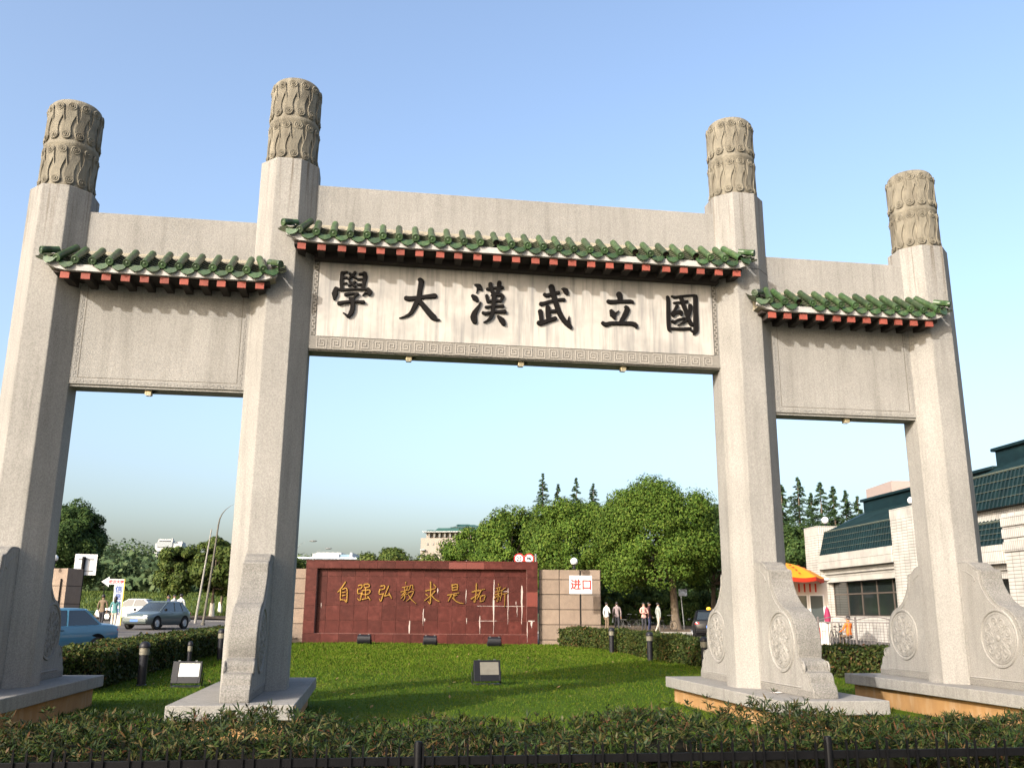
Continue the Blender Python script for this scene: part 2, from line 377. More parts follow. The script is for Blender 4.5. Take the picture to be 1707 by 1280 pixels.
# ================================================================ the memorial gate
PR, PH = 0.4833, 0.2039          # pillar octagon: half width, half face
AX, BX = 4.0, 7.6036
gate = thing('memorial_gate', 'tall stone gate of four octagonal pillars with green tiled eaves and a marble name board', 'gate', (0, 0, -0.5))
def octagon(cx, cy, r=PR, h=PH):
    return [(cx-h, cy-r), (cx+h, cy-r), (cx+r, cy-h), (cx+r, cy+h), (cx+h, cy+r), (cx-h, cy+r), (cx-r, cy+h), (cx-r, cy-h)]
def carved_cap():
    mb = MB(); Hc, r0 = 1.60, 0.405
    mb.lathe([(0.02, 0), (r0+.015, 0), (r0+.015, .04), (r0, .06), (r0, .74), (r0+.02, .77), (r0+.02, .83), (r0, .86), (r0, 1.50), (r0-.012, 1.57), (r0-.04, 1.60), (0.02, 1.60)], 40)
    def onc(a, z, d=0.0): return ((r0+d)*math.cos(a), (r0+d)*math.sin(a), z)
    n = 13
    for tier, (za, zb) in enumerate(((.09, .73), (.88, 1.50))):
        for k in range(n):
            a0 = 2*math.pi*(k+0.35*tier)/n; w = 2*math.pi/n
            # raised S-shaped band
            rings = []
            for i in range(13):
                t = i/12; z = za+.06+(zb-za-.12)*t
                off = 0.16*w*math.sin((t-.5)*math.pi*1.7)
                hw = w*(0.30+0.10*abs(t-.5)*2)
                d = 0.028
                rings.append([onc(a0+off-hw, z, -.01), onc(a0+off-hw*.92, z, d), onc(a0+off+hw*.92, z, d*.8), onc(a0+off+hw, z, -.01)])
            mb.loft(rings, False, False)
            # edge line beside the band
            pts = [onc(a0-.42*w+0.12*w*math.sin((i/8-.5)*3), zb-.08-(zb-za)*.62*i/8, .012) for i in range(9)]
            mb.tube(pts, [.012]*8+[.005], 5)
            for zz, so_ in ((za+.055, -.10), (zb-.055, .13)):
                c = onc(a0+so_*w, zz, .015); ca = a0+so_*w
                k0 = len(mb.v)
                mb.torus((0, 0, 0), .062, .016, 'x', 14, 5); mb.torus((0.008, 0, 0), .034, .012, 'x', 12, 5); mb.ball((.012, 0, 0), (.02, .018, .018), 8, 5)
                M = Matrix.Translation(c) @ Matrix.Rotation(ca, 4, 'Z')
                mb.xf(k0, M)
    return mb
CAPM = carved_cap().build('carved_cap', CAPSTONE, None, smooth=40)
DRUM_P = [(0.44, 0.0), (2.265, 0.0), (2.265, .09), (2.24, .16), (2.20, .195), (2.185, .20), (2.17, .29), (2.13, .345), (2.05, .355), (2.03, .36), (2.025, .44), (1.99, .50), (1.90, .525),
          (1.85, .53), (1.875, .66), (1.875, .80), (1.83, .95), (1.75, 1.09), (1.64, 1.18), (1.52, 1.235), (1.44, 1.25), (1.31, 1.33), (1.20, 1.44), (1.12, 1.56), (1.07, 1.68), (1.06, 1.80),
          (1.04, 1.83), (.97, 1.835), (.90, 1.86), (.84, 1.91), (.74, 1.955), (.60, 1.965), (.44, 1.965)]
def drum_mesh():
    """scrolled drum stone standing out along -Y from the pillar, thickness along X"""
    mb = MB(); w = 0.185
    mb.prism([(-p[0], p[1]) for p in DRUM_P], -w, w, 'x')
    return mb
def drum_relief(sx):
    """raised carving of one side face"""
    mb = MB(); X = 0.185*sx; c = (X, -1.33, .755)
    mb.torus(c, .43, .028, 'x', 40, 6); mb.torus(c, .375, .016, 'x', 40, 6)
    mb.loft([[(X+sx*d, c[1]+r*math.cos(2*math.pi*j/32), c[2]+r*math.sin(2*math.pi*j/32)) for j in range(32)] for r, d in ((.37, -.01), (.36, .014), (.30, .018), (.02, .022))], True, False)
    mb.ball((X+sx*.016, c[1], c[2]), (.022, .055, .055), 12, 6)
    for k in range(9):                                  # cloud scrolls: paired curls round the boss
        a = 2*math.pi*k/9
        for sg, rc, cr, ph in ((1, .255, .075, 0.0), (-1, .145, .045, .35)):
            cy, cz = c[1]+rc*math.cos(a+ph), c[2]+rc*math.sin(a+ph); pts = []
            for i in range(16):
                t = i/15; r = cr*(1-.85*t); q = a+sg*(t*8.2-1.4)
                pts.append((X+sx*(.016+.006*t), cy+r*math.cos(q), cz+r*math.sin(q)))
            mb.tube(pts, [.013-.004*i/15 for i in range(16)], 5)
        pts = [(X+sx*.016, c[1]+r*math.cos(a+.12+w), c[2]+r*math.sin(a+.12+w)) for r, w in ((.09, -.1), (.15, .12), (.21, .22), (.29, .20), (.34, .34))]
        mb.tube(pts, [.012, .013, .013, .012, .006], 5)
    # rims following the outline, curls
    top = [(-p[0]+.045, p[1]-.03) for p in DRUM_P[19:27]]
    mb.tube([(X, p[0]+.03, p[1]-.01) for p in top], .018, 5)
    mb.tube([(X, -.52, .14), (X, -.52, 1.70), (X, -.56, 1.84), (X, -.70, 1.80), (X, -.86, 1.72), (X, -.90, 1.66), (X, -.86, 1.64)], .014, 5)
    mb.tube([(X, -.50, .13), (X, -1.90, .13)], .016, 5)
    q = (-1.98, .40)
    mb.tube([(X, q[0]+.09*(1-i/14*.8)*math.cos(i*.75+1.2), q[1]+.10*(1-i/14*.8)*math.sin(i*.75+1.2)) for i in range(15)], .012, 5)
    return mb
def plinth(i, cx, zt, side):
    sx, sy = (0.775, 2.56)
    p = MB().box(cx-sx, cx+sx, -sy, sy, zt-.185, zt).build('plinth_slab', STONE, gate, world=True, bevel=.012)
    b = MB().box(cx-sx+.12, cx+sx-.12, -sy+.14, sy-.14, -.62, zt-.187)
    b.build('base_course', OCHRE, p, world=False).location = (0, 0, 0.5)
capsrc = CAPM.data
bpy.data.objects.remove(CAPM)
drum0 = drum_mesh().build('drum_stone', STONE_DARK, None, bevel=.018); drumsrc = drum0.data; bpy.data.objects.remove(drum0)
relief = {}
for s in (-1, 1):
    o = drum_relief(s).build('medallion', STONE, None, smooth=50); relief[s] = o.data; bpy.data.objects.remove(o)
drumface = {}
for s in (-1, 1):      # smooth dressed side faces, 3 mm proud of the rough-hewn block
    mb = MB(); pp = [(-1.0*(p[0]-.03 if p[0] > .5 else p[0]), max(p[1]-.02, .1)) for p in DRUM_P]
    mb.prism(pp, .1855*s, .189*s, 'x'); o = mb.build('dressed_face', STONE, None); drumface[s] = o.data; bpy.data.objects.remove(o)
for i, (cx, zt, top) in enumerate(((-BX, .035, 7.734), (-AX, -.015, 8.503), (AX, -.015, 8.503), (BX, .035, 7.734))):
    plinth(i, cx, zt, i in (0, 3))
    pm = MB(); o8 = octagon(cx, 0); pm.loft([[(x, y, zt-.05) for x, y in o8], [(x, y, top) for x, y in o8]])
    pil = pm.build('pillar', PILLAR_HIGH if i in (1, 2) else PILLAR_LOW, gate, world=True, bevel=.012)
    cap = bpy.data.objects.new('carved_cap', capsrc); link(cap, pil); cap.location = (cx, 0, top-.02+.5); cap.rotation_euler = (0, 0, .3+1.7*i)
    for sgn in (1, -1):
        d = bpy.data.objects.new('drum_stone', drumsrc); link(d, gate); d.location = (cx, 0, zt+.5-.004); d.rotation_euler = (0, 0, 0 if sgn > 0 else math.pi)
        bv = d.modifiers.new('bevel', 'BEVEL'); bv.width = .016; bv.segments = 2; bv.limit_method = 'ANGLE'; bv.angle_limit = R(40)
        for s in (-1, 1):
            fc = bpy.data.objects.new('dressed_face', drumface[s]); link(fc, d)
            md = bpy.data.objects.new('medallion', relief[s]); link(md, d)

j8 = octagon(AX, 0, PR+.002, PH+.001); jm = MB(); jm.loft([[(x, y, 7.045) for x, y in j8], [(x, y, 7.053) for x, y in j8]]); jm.build('block_joint', DARKJOINT, gate, world=True)
# ---- beams and panels
def beam(x0, x1, zb, zt, name):
    mb = MB(); t = .2039
    xa, xb = x0+PR-.02, x1-PR+.02
    mb.box(xa, xb, -t, t, zb+.035, zt)
    o = mb.build(name, STONE, gate, world=True, bevel=.008)
    MB().box(xa, xb, -t+.03, t-.03, zb, zb+.034).build('soffit_strip', STONE, o, world=False).location = (0, 0, .5)
    return o
def fret_unit(mb, x, z, s, flip, y, w=.016, d=.007):
    """square spiral key as raised strips"""
    pts = [(-.46, -.5), (-.46, .5), (.46, .5), (.46, -.34), (-.22, -.34), (-.22, .24), (.22, .24), (.22, -.08), (.0, -.08)]
    for k in range(len(pts)-1):
        (a, b), (c, e) = pts[k], pts[k+1]
        if flip: b, e = -b, -e
        xa, xb = sorted((x+a*s, x+c*s)); za, zb = sorted((z+b*s, z+e*s))
        yy = y-d-.0004*k
        mb.box(xa-w/2, xb+w/2, yy, y+.002, za-w/2, zb+w/2)
def wave_line(mb, p0, p1, amp, pitch, y, w=.012, d=.006):
    n = max(2, int(np.hypot(p1[0]-p0[0], p1[1]-p0[1])/pitch)); 
    ux, uz = (p1[0]-p0[0])/n, (p1[1]-p0[1])/n; L = math.hypot(ux, uz); nx_, nz_ = -uz/L*amp, ux/L*amp
    for k in range(n):
        s = 1 if k % 2 else -1
        xa, za = p0[0]+ux*k, p0[1]+uz*k
        q = [(xa+nx_*s, za+nz_*s), (xa+ux*.9+nx_*s, za+uz*.9+nz_*s)]
        xs_ = sorted((q[0][0], q[1][0])); zs_ = sorted((q[0][1], q[1][1]))
        mb.box(xs_[0]-w/2, xs_[1]+w/2, y-d-.0004*(k % 2), y+.002, zs_[0]-w/2, zs_[1]+w/2)
        xe, ze = xa+ux*.9, za+uz*.9
        xs_ = sorted((xe+nx_*s, xe-nx_*s)); zs_ = sorted((ze+nz_*s, ze-nz_*s))
        mb.box(xs_[0]-w/2, xs_[1]+w/2, y-d-.0008, y+.002, zs_[0]-w/2, zs_[1]+w/2)
FY = -.2039
center = beam(-AX, AX, 5.253, 8.173, 'name_beam')
sideL = beam(-BX, -AX, 4.495, 7.411, 'side_beam'); sideR = beam(AX, BX, 4.495, 7.411, 'side_beam')
def child(mb, name, m, par, **k):
    o = mb.build(name, m, par, **k); o.location = (0, 0, .5); return o   # par sits at the gate's base
board = child(MB().box(-3.405, 3.405, FY-.012, FY+.02, 5.495, 7.10), 'marble_board', MARBLE, center)
child(MB().box(-3.50, 3.50, FY-.005, FY+.02, 5.275, 5.485), 'fret_bed', FRETBED, center)
mb = MB()
for k in range(30): fret_unit(mb, -3.31+k*.2275, 5.38, .165, k % 2 == 0, FY-.005)
child(mb, 'fret_border', FRET, center)
for s in (-1, 1):
    child(MB().box(s*3.455-.036, s*3.455+.036, FY-.004, FY+.02, 5.50, 7.10), 'side_bed', mat('dark_fret_bed', (0.085, 0.08, 0.07), .9, .15, 5.0), center)
    mb = MB(); wave_line(mb, (s*3.455, 5.52), (s*3.455, 7.08), .018, .052, FY-.004, .014)
    child(mb, 'wave_border', FRET, center)
for par, xa, xb in ((sideL, -7.12, -4.484), (sideR, 4.484, 7.12)):
    mb = MB()
    wave_line(mb, (xa+.06, 4.575), (xb-.06, 4.575), .013, .05, FY, .012, .005)
    for xx in (xa+.06, xb-.06): wave_line(mb, (xx, 4.60), (xx, 6.55), .013, .05, FY, .012, .005)
    child(mb, 'wave_border', STONE, par)
    mb = MB()
    mb.box(xa+.115, xb-.115, FY-.003, FY+.002, 4.632, 4.640)
    for xx in (xa+.115, xb-.115): mb.box(xx-.004, xx+.004, FY-.003, FY+.002, 4.64, 6.6)
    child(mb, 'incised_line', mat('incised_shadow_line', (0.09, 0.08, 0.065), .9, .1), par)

# ---- the six brush characters on the marble board: strokes (x, y, width) in a 1280-unit square per character
CH = {}
CH[(545, 445)] = [[(330,140,95),(310,300,85),(315,470,75)],[(320,140,60),(420,120,60)],[(340,240,50),(420,235,50)],[(340,360,50),(420,355,50)],
 [(800,150,100),(820,220,95),(790,350,85),(770,470,90)],[(800,150,60),(700,165,60)],[(790,260,55),(670,275,60)],[(790,375,55),(660,385,60)],
 [(490,150,55),(620,250,55)],[(600,130,70),(540,200,60),(465,275,50)],[(480,320,50),(600,420,65)],[(600,330,55),(470,410,50)],
 [(190,460,70),(300,495,60),(600,485,48),(880,490,60)],[(190,470,80),(170,580,140),(155,700,40)],[(880,480,70),(910,550,120),(900,600,60)],[(890,560,60),(820,570,45),(760,620,15)],
 [(400,600,75),(540,580,45),(660,590,60)],[(640,590,70),(580,660,45),(560,700,60)],[(490,680,60),(540,720,90)],
 [(545,700,95),(550,850,105),(520,980,110),(455,1060,70),(420,1040,50),(345,990,15)],[(260,785,90),(400,760,65),(600,750,50),(780,760,75)]]
CH[(650, 450)] = [[(640,215,95),(670,260,125),(640,420,110),(610,600,110),(530,780,110),(440,930,80),(320,1000,50),(195,1035,10)],
 [(350,610,110),(420,620,110),(600,600,90),(800,575,95),(950,560,115)],[(600,620,90),(680,730,110),(820,900,130),(930,1020,140),(990,1065,70),(1060,1070,20)]]
CH[(765, 460)] = [[(350,200,50),(420,230,120),(470,290,80)],[(400,290,50),(370,370,15)],[(290,430,70),(340,480,130),(380,530,80)],[(465,560,15),(430,640,60),(340,780,110),(310,880,140),(335,980,110)],
 [(610,290,75),(740,265,60),(920,260,80)],[(670,180,90),(690,300,90),(740,390,80)],[(860,150,95),(850,270,90),(810,390,80)],
 [(590,430,70),(620,560,70)],[(620,545,60),(900,540,60)],[(690,420,40),(890,410,75)],[(900,410,75),(930,450,80),(890,550,60)],
 [(750,400,120),(735,600,90),(720,750,90),(690,870,85),(620,950,55),(520,1000,12)],[(575,675,60),(720,655,45),(930,650,75)],[(510,790,60),(560,810,75),(740,775,50),(970,770,95)],[(830,870,50),(910,950,130),(950,1030,90)]]
CH[(875, 465)] = [[(420,340,80),(470,360,90),(600,315,60),(710,300,80)],[(345,540,100),(420,525,80),(560,480,70),(700,455,65),(820,450,85)],
 [(565,180,130),(590,300,120),(630,430,110),(670,560,110),(720,700,110),(800,850,110),(900,970,110),(985,1080,20)],[(930,970,90),(930,880,50),(937,800,10)],[(960,990,60),(985,1040,50)],
 [(800,215,40),(860,250,120),(890,320,80)],[(325,700,105),(340,800,90),(350,900,90)],[(485,610,100),(490,740,110),(500,860,100)],[(500,700,70),(660,690,75)],[(290,940,90),(330,960,90),(480,900,90),(640,850,90)]]
CH[(985, 475)] = [[(600,210,130),(615,280,110),(615,350,90)],[(370,360,90),(420,370,95),(620,360,75),(850,360,85),(890,390,50)],[(430,560,80),(470,640,150),(500,720,50)],[(520,620,60),(590,560,12)],
 [(745,480,80),(770,530,120),(720,650,110),(630,800,80)],[(250,820,80),(310,850,100),(420,825,80),(620,825,80),(850,830,90),(940,860,110),(965,910,60)]]
CH[(1090, 475)] = [[(285,260,60),(300,320,85),(305,600,90),(310,850,85),(325,960,80),(340,1000,20)],[(380,250,45),(440,270,65),(560,250,45),(820,230,45),(880,250,90)],
 [(880,260,100),(885,500,95),(890,750,110),(890,980,110),(840,1060,30)],[(780,980,20),(850,1010,80)],[(350,935,50),(560,945,65),(770,935,60)],
 [(420,390,40),(560,375,50),(700,360,60)],[(580,290,90),(620,420,90),(690,600,85),(740,750,85),(800,850,90),(850,830,30)],[(770,450,85),(770,520,90),(730,660,85),(660,780,70),(500,870,10)],
 [(490,460,75),(440,540,60),(390,610,60),(410,660,70)],[(420,620,50),(560,580,90),(580,640,60)],[(400,650,60),(470,620,40)],[(390,780,60),(430,800,70),(520,750,55),(640,720,45)]]
for (ox, oy), strokes in CH.items():
    mb = MB()
    for si, st in enumerate(strokes):
        pts = []
        for x, y, w in st:
            p = at_y(ox+x/12.8, oy+y/12.8, FY-.012); q = at_y(ox+x/12.8+1, oy+y/12.8, FY-.012)
            pts.append((p[0], p[2], w/12.8*np.linalg.norm(q-p)))
        stroke(mb, pts, .036+.0011*si)
    mb.v = [(x, FY-.011-h, z) for x, z, h in mb.v]
    child(mb, 'character', INK, center)

# ---- tiled eaves
def cover_tile_src():
    mb = MB(); n = 10; L = .56; r = .056
    pts = [(math.cos(math.pi*(j/(n-1)*1.5-.25)), math.sin(math.pi*(j/(n-1)*1.5-.25))) for j in range(n)]
    segs = [0.0, .185, .187, .37, .372, L]; rad = [r, r*.97, r*1.03, r, r*1.04, r*1.02]
    mb.loft([[(q*px, -s, q*pz) for px, pz in pts] for s, q in zip(segs, rad)], False, False)
    return mb, L, r
mb, TL, TR = cover_tile_src()
o = mb.build('cover_tile', GLAZE, None, smooth=50); tile_src = o.data; bpy.data.objects.remove(o)
mb = MB(); k = 18
mb.loft([[(q*math.cos(2*math.pi*j/k), y, q*math.sin(2*math.pi*j/k)) for j in range(k)] for q, y in ((.060, .02), (.062, -.008), (.060, -.016), (.050, -.018), (.047, -.010), (.020, -.010), (.014, -.016), (.002, -.018))])
o = mb.build('end_disc', GLAZE, None, smooth=40); disc_src = o.data; bpy.data.objects.remove(o)
mb = MB(); w = .104; pts = [(-w, .062)]+[(-w+2*w*t, .062-.036*math.sin(math.pi*t)) for t in np.linspace(.1, .9, 8)]+[(w, .062), (w*1.0, .02), (w*.86, -.022), (w*.55, -.052), (w*.25, -.062), (0, -.074), (-w*.25, -.062), (-w*.55, -.052), (-w*.86, -.022), (-w*1.0, .02)]
mb.prism([(px_*1.08, pz_*1.12) for px_, pz_ in pts], -.012, .012, 'y'); o = mb.build('drip_tile', GLAZE, None, bevel=0); drip_src = o.data; bpy.data.objects.remove(o)
mb = MB(); L = .58; ns = 6
for s in range(ns):           # stepped courses of concave pan tiles
    ya, yb = -L*s/ns, -L*(s+1)/ns-.01
    prof = [(-.10+.2*t, -.05*math.sin(math.pi*t)+.0) for t in np.linspace(0, 1, 7)]
    mb.loft([[(px, ya, pz-.004) for px, pz in prof], [(px, yb, pz+.018) for px, pz in prof], [(px, yb-.001, pz-.004) for px, pz in prof]], False, False)
o = mb.build('pan_tile', GLAZE_PAN, None); pan_src = o.data; bpy.data.objects.remove(o)
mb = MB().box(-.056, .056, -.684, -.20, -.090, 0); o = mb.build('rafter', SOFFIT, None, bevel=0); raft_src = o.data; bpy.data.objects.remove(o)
mb = MB().box(-.066, .066, -.722, -.6842, -.102, .0); o = mb.build('rafter_end', RAFTER, None, bevel=0); rend_src = o.data; bpy.data.objects.remove(o)
def eave(xa, xb, z0, ntile, nraft, ra, rb, missing, name):
    """front and back eave of one roof; z0 = height of the pan at the eave line"""
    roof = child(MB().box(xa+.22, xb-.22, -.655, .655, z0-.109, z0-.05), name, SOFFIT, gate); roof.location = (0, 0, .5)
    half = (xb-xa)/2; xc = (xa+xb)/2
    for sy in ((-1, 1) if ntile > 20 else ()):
        MB().box(-3.5, 3.5, min(sy*.36, sy*.2045), max(sy*.36, sy*.2045), z0-.225, z0-.1095).build('eave_beam', SOFFIT, roof)  # near-black like the soffit, shade put into its colour
    def lift(x): return .15*max(0, (abs(x-xc)-(half-.42))/.42)**1.6
    sl_ = math.atan2(.40, .53)
    for side in (1, -1):
        rot0 = 0 if side > 0 else math.pi
        # plaster apron and fascia board
        prof = []
        N_ = 26
        xs_ = [xa+.0+(xb-xa)*i/N_ for i in range(N_+1)]
        mb = MB(); mb.loft([[(x, -side*.19, z0+.455+lift(x)*.3), (x, -side*.29, z0+.40+lift(x)*.7), (x, -side*.32, z0+.29+lift(x)*.7), (x, -side*.755, z0-.06+lift(x)), (x, -side*.755, z0-.09+lift(x)), (x, -side*.19, z0-.05+lift(x)*.2)] for x in xs_[1:-1]])
        b = mb.build('roof_bed', PLASTER, roof)
        mb = MB(); mb.loft([[(x, -side*.745, z0+.0+lift(x)), (x, -side*.775, z0+.0+lift(x)), (x, -side*.765, z0-.098+lift(x)*1.05), (x, -side*.70, z0-.098+lift(x)*1.05)] for x in [min(max(x, xa+.10), xb-.10) for x in xs_]])
        mb.build('fascia_board', WHITE_EDGE, roof)
        pitch = (xb-xa-.10)/ntile
        for k in range(ntile+1):
            x = xa+.05+pitch*k; lf = lift(x); edge = k in (0, ntile)
            jx, jr = random.uniform(-.006, .006), random.uniform(-.03, .03)
            yaw = (0.85 if k == 0 else -0.85) if edge else (0.30 if k == 1 else (-0.30 if k == ntile-1 else 0))
            ys0, zs0 = -.30, z0+.40+lf
            if edge: ys0, zs0 = -.36, z0+.30+lf*1.2
            ex, ey = x+jx, ys0
            Lsc = (.56 if not edge else .27)/TL
            slope = sl_ if not edge else sl_*.45
            dirx, diry = math.sin(yaw)*-1, -math.cos(yaw)
            # start so that the tile END sits on the eave line at x
            run = TL*Lsc*math.cos(slope)
            sx_, sy_ = ex-dirx*run, -.83-diry*run
            if edge: sy_ = -.80-diry*run
            if edge: zs0 = z0+.06+lf+TL*Lsc*math.sin(slope)
            else: zs0 = z0+.045+lf+TL*Lsc*math.sin(slope)
            tz = (-yaw)
            E_ = (slope, 0, tz)
            def place(src, lx, ly, lz, nm, rx=0.0, sc=(1, 1, 1)):
                o = bpy.data.objects.new(nm, src); link(o, roof)
                M_ = Matrix.Translation((sx_, sy_, zs0)) @ Matrix.Rotation(tz, 4, 'Z') @ Matrix.Rotation(slope+jr*.3, 4, 'X') @ Matrix.Translation((lx, ly, lz)) @ Matrix.Rotation(rx, 4, 'X') @ Matrix.Diagonal((*sc, 1))
                if side < 0: M_ = Matrix.Translation((xc, 0, 0)) @ Matrix.Rotation(math.pi, 4, 'Z') @ Matrix.Translation((-xc, 0, 0)) @ M_
                o.matrix_local = M_; return o
            place(tile_src, 0, 0, .012, 'cover_tile', 0, (1, Lsc, 1))
            if side > 0:
                if k in missing:
                    place(disc_src, 0, -TL*Lsc+.06, .012, 'hollow_end', 0, (.86, 1, .86)).data = disc_dark
                else: place(disc_src, 0, -TL*Lsc+.004, .010, 'end_disc', -slope*.35)
            if k < ntile:
                xm = x+pitch/2; lm = lift(xm)
                o = bpy.data.objects.new('pan_tile', pan_src); link(o, roof)
                yw = 0.22 if k == 0 else (-.22 if k == ntile-1 else 0)
                base = Matrix.Translation((xm, -.30, z0+.385+lm)) if side > 0 else Matrix.Translation((xm, .30, z0+.385+lm)) @ Matrix.Rotation(math.pi, 4, 'Z')
                o.matrix_local = base @ Matrix.Rotation(-yw, 4, 'Z') @ Matrix.Rotation(sl_*.98, 4, 'X') @ Matrix.Diagonal((pitch/.22, 1, 1, 1))
                if side > 0 and k not in missing_drip:
                    o = bpy.data.objects.new('drip_tile', drip_src); link(o, roof)
                    o.matrix_local = Matrix.Translation((xm-.0, -.797, z0-.005+lm)) @ Matrix.Rotation(-yw*1.5, 4, 'Z') @ Matrix.Rotation(R(-18+random.uniform(-5, 5)), 4, 'X') @ Matrix.Rotation(R(random.uniform(-4, 4))+(.25 if k == 0 else (-.25 if k == ntile-1 else 0)), 4, 'Y')
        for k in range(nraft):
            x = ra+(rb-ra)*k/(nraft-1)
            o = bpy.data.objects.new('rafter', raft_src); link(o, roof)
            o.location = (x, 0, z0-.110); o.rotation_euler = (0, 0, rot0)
            if side > 0:
                o = bpy.data.objects.new('rafter_end', rend_src); link(o, roof); o.location = (x, 0, z0-.110); o.rotation_euler = (0, 0, random.uniform(-.03, .03))
    return roof
missing_drip = set()
dd = disc_src.copy(); dd.materials.clear(); dd.materials.append(DARKHOLE); disc_dark = dd
missing_drip = {12, 21, 25}
eave(-4.03, 4.03, 7.005, 30, 24, -3.70, 3.70, {13, 22, 24, 26, 29}, 'eave_roof')
missing_drip = {2}
eave(-7.62, -3.93, 6.285, 14, 11, -7.20, -4.28, set(), 'eave_roof')
missing_drip = {3}
eave(3.91, 7.64, 6.285, 14, 11, 4.28, 7.24, {3}, 'eave_roof')

# small lamps under the beams
def under_lamp(x, z, label):
    t = thing('soffit_lamp', label, 'lamp', (x, -.06, z), 0, 'lamps under the gate beams')
    MB().box(-.05, .05, -.06, .06, -.075, .0).build('housing', mat('aged_brass_case', (0.30, 0.25, 0.15), .5, .2, 10, metal=.4), t, bevel=.01)
    MB().box(-.04, .04, -.05, .05, -.082, -.0755).build('lens', LENS_GLASS, t)
    MB().tube([(.05, 0, -.03), (.09, 0, -.01), (.12, .02, .002)], .012, 6).build('cable', BLACKMETAL, t)
for px, lab in ((681, 'small lamp under the main beam, leftmost of its three'), (868, 'small lamp under the main beam, middle of its three'), (1038, 'small lamp under the main beam, rightmost of its three')):
    under_lamp(float(at_y(px, 610, -.06)[0]), 5.252, lab)
under_lamp(float(at_y(248, 657, -.06)[0]), 4.494, 'small lamp under the left side beam'); under_lamp(float(at_y(1410, 702, -.06)[0]), 4.494, 'small lamp under the right side beam')
# litter on the plinth
lt = MB(); lt.add([(3.62, -1.36, 0), (3.80, -1.30, .004), (3.78, -1.22, .012), (3.60, -1.28, .006)], [(0, 1, 2, 3)])
o = lt.build('paper_scrap', mat('newsprint', (0.55, 0.50, 0.47), .9, .2, 30), None); o.location = (0, 0, -.009); tag(o, 'scrap of paper lying on the plinth right of the lawn', 'litter')

# ================================================================ the red inscription wall with its pink granite wings
WC = np.array(gpt(704, 38.2)); WRZ = -YAW
wn_ = np.array([-math.sin(YAW), -math.cos(YAW), 0.0]); wu_ = np.array([math.cos(YAW), -math.sin(YAW), 0.0])
def wl(px, py, off=0.0):
    p = on_plane(px, py, WC+wn_*off, wn_); d = p-WC; return float(d@wu_), float(d[2])
wall = thing('inscription_wall', 'long red granite wall with gilt characters in a sunken panel at the back of the lawn', 'wall', tuple(WC), WRZ)
x0, zt = wl(513, 936); x1, _ = wl(896, 938); zb = -0.25; zt = 0.5*(zt+wl(896, 938)[1])
i0, it = wl(531, 947); i1, _ = wl(878, 949); _, ib = wl(704, 1056)
# carcass
MB().box(x0+.01, x1-.01, .02, .55, zb, zt-.02).build('core', GROUT, wall)
DEP = .24
def slab(name, xa, xb, ya, za, zb_, m, par=wall, t=.03, gap=.005):
    return MB().box(xa+gap, xb-gap, ya, ya+t, za+gap, zb_-gap).build(name, m, par)
# frame (proud by DEP) : each facing slab its own piece
fr = MB(); fr.box(x0, x1, -DEP+.032, .0, it, zt-.01); fr.box(x0, x1, -DEP+.032, .0, zb, ib); fr.box(x0, i0, -DEP+.032, .0, ib, it); fr.box(i1, x1, -DEP+.032, .0, ib, it)
fr.build('frame_backing', GROUT, wall)
cols = [wl(p, 1000)[0] for p in (544, 567.5, 590.8, 614, 637.4, 660.7, 684, 707.4, 730.6, 754, 777.4, 800.2, 824, 847, 870)]
rows = [wl(704, p)[1] for p in (1057, 1034.4, 1009.6, 985.5, 961)]
xs_ = [i0]+cols+[i1]; zs_ = [ib]+rows[1:]+[it]
for a, b in zip(xs_[:-1], xs_[1:]):
    for c, d in zip(zs_[:-1], zs_[1:]):
        slab('granite_slab', a, b, -.012+random.uniform(-.003, .003), c, d, RED_SLAB)
tops = np.linspace(x0, x1, 14)
for k, (a, b) in enumerate(zip(tops[:-1], tops[1:])):
    slab('granite_slab', a, b, -DEP, it-.0, zt, RED_BRIGHT if k in (8, 9) else RED_SLAB)
    slab('granite_slab', a, b, -DEP, zb, ib, RED_SLAB)
for a, b in ((x0, i0), (i1, x1)):
    for k, (c, d) in enumerate(zip(zs_[:-1], zs_[1:])):
        slab('granite_slab', a, b, -DEP, c, d, RED_BRIGHT if (a > 0 and k == 2) else RED_SLAB)
MB().box(x0-.01, x1+.01, -DEP-.008, .57, zt+.001, zt+.05).build('coping', RED_SLAB, wall)
# lime streaks running out of the joints (x, top, bottom, width) read along the panel
for px, ya, yb, w in ((683, 1034, 1070, 3.2), (706, 1014, 1042, 2.2), (800, 1026, 1058, 2.4), (823.5, 966, 1058, 3.4), (847, 980, 1040, 2.2), (870, 976, 1040, 4.6), (777, 982, 1006, 1.6), (730, 980, 990, 2), (886, 1035, 1046, 5), (879, 1036, 1070, 1.6), (862, 1009, 1028, 1.6), (860, 1002, 1010, 1.4), (536, 1004, 1013, 1.6), (778, 1030, 1040, 1.8), (708, 1030, 1036, 3)):
    xa, za = wl(px, ya); _, zc = wl(px, yb); W_ = w*.8/FPX*38
    fy = -DEP-.004 if px > 878 else -.022
    n = 8; L_, R_ = [], []
    for i in range(n):
        t = i/(n-1); ww = W_*(.25+.75*math.sin(math.pi*min(1, t*1.1+.1)))*random.uniform(.6, 1.1); cx = xa+random.uniform(-.01, .01)
        L_.append((cx-ww/2, za+(zc-za)*t)); R_.append((cx+ww/2, za+(zc-za)*t))
    zc2 = [p for p in L_]+R_[::-1]
    if px < 878:
        mbs = MB(); mbs.prism([(p[0], max(p[1], ib+.01)) for p in zc2], fy, fy+.004, 'y'); mbs.build('lime_streak', LIME, wall)
    else:
        mbs = MB(); mbs.prism(zc2, fy, fy+.004, 'y'); mbs.build('lime_streak', LIME, wall)
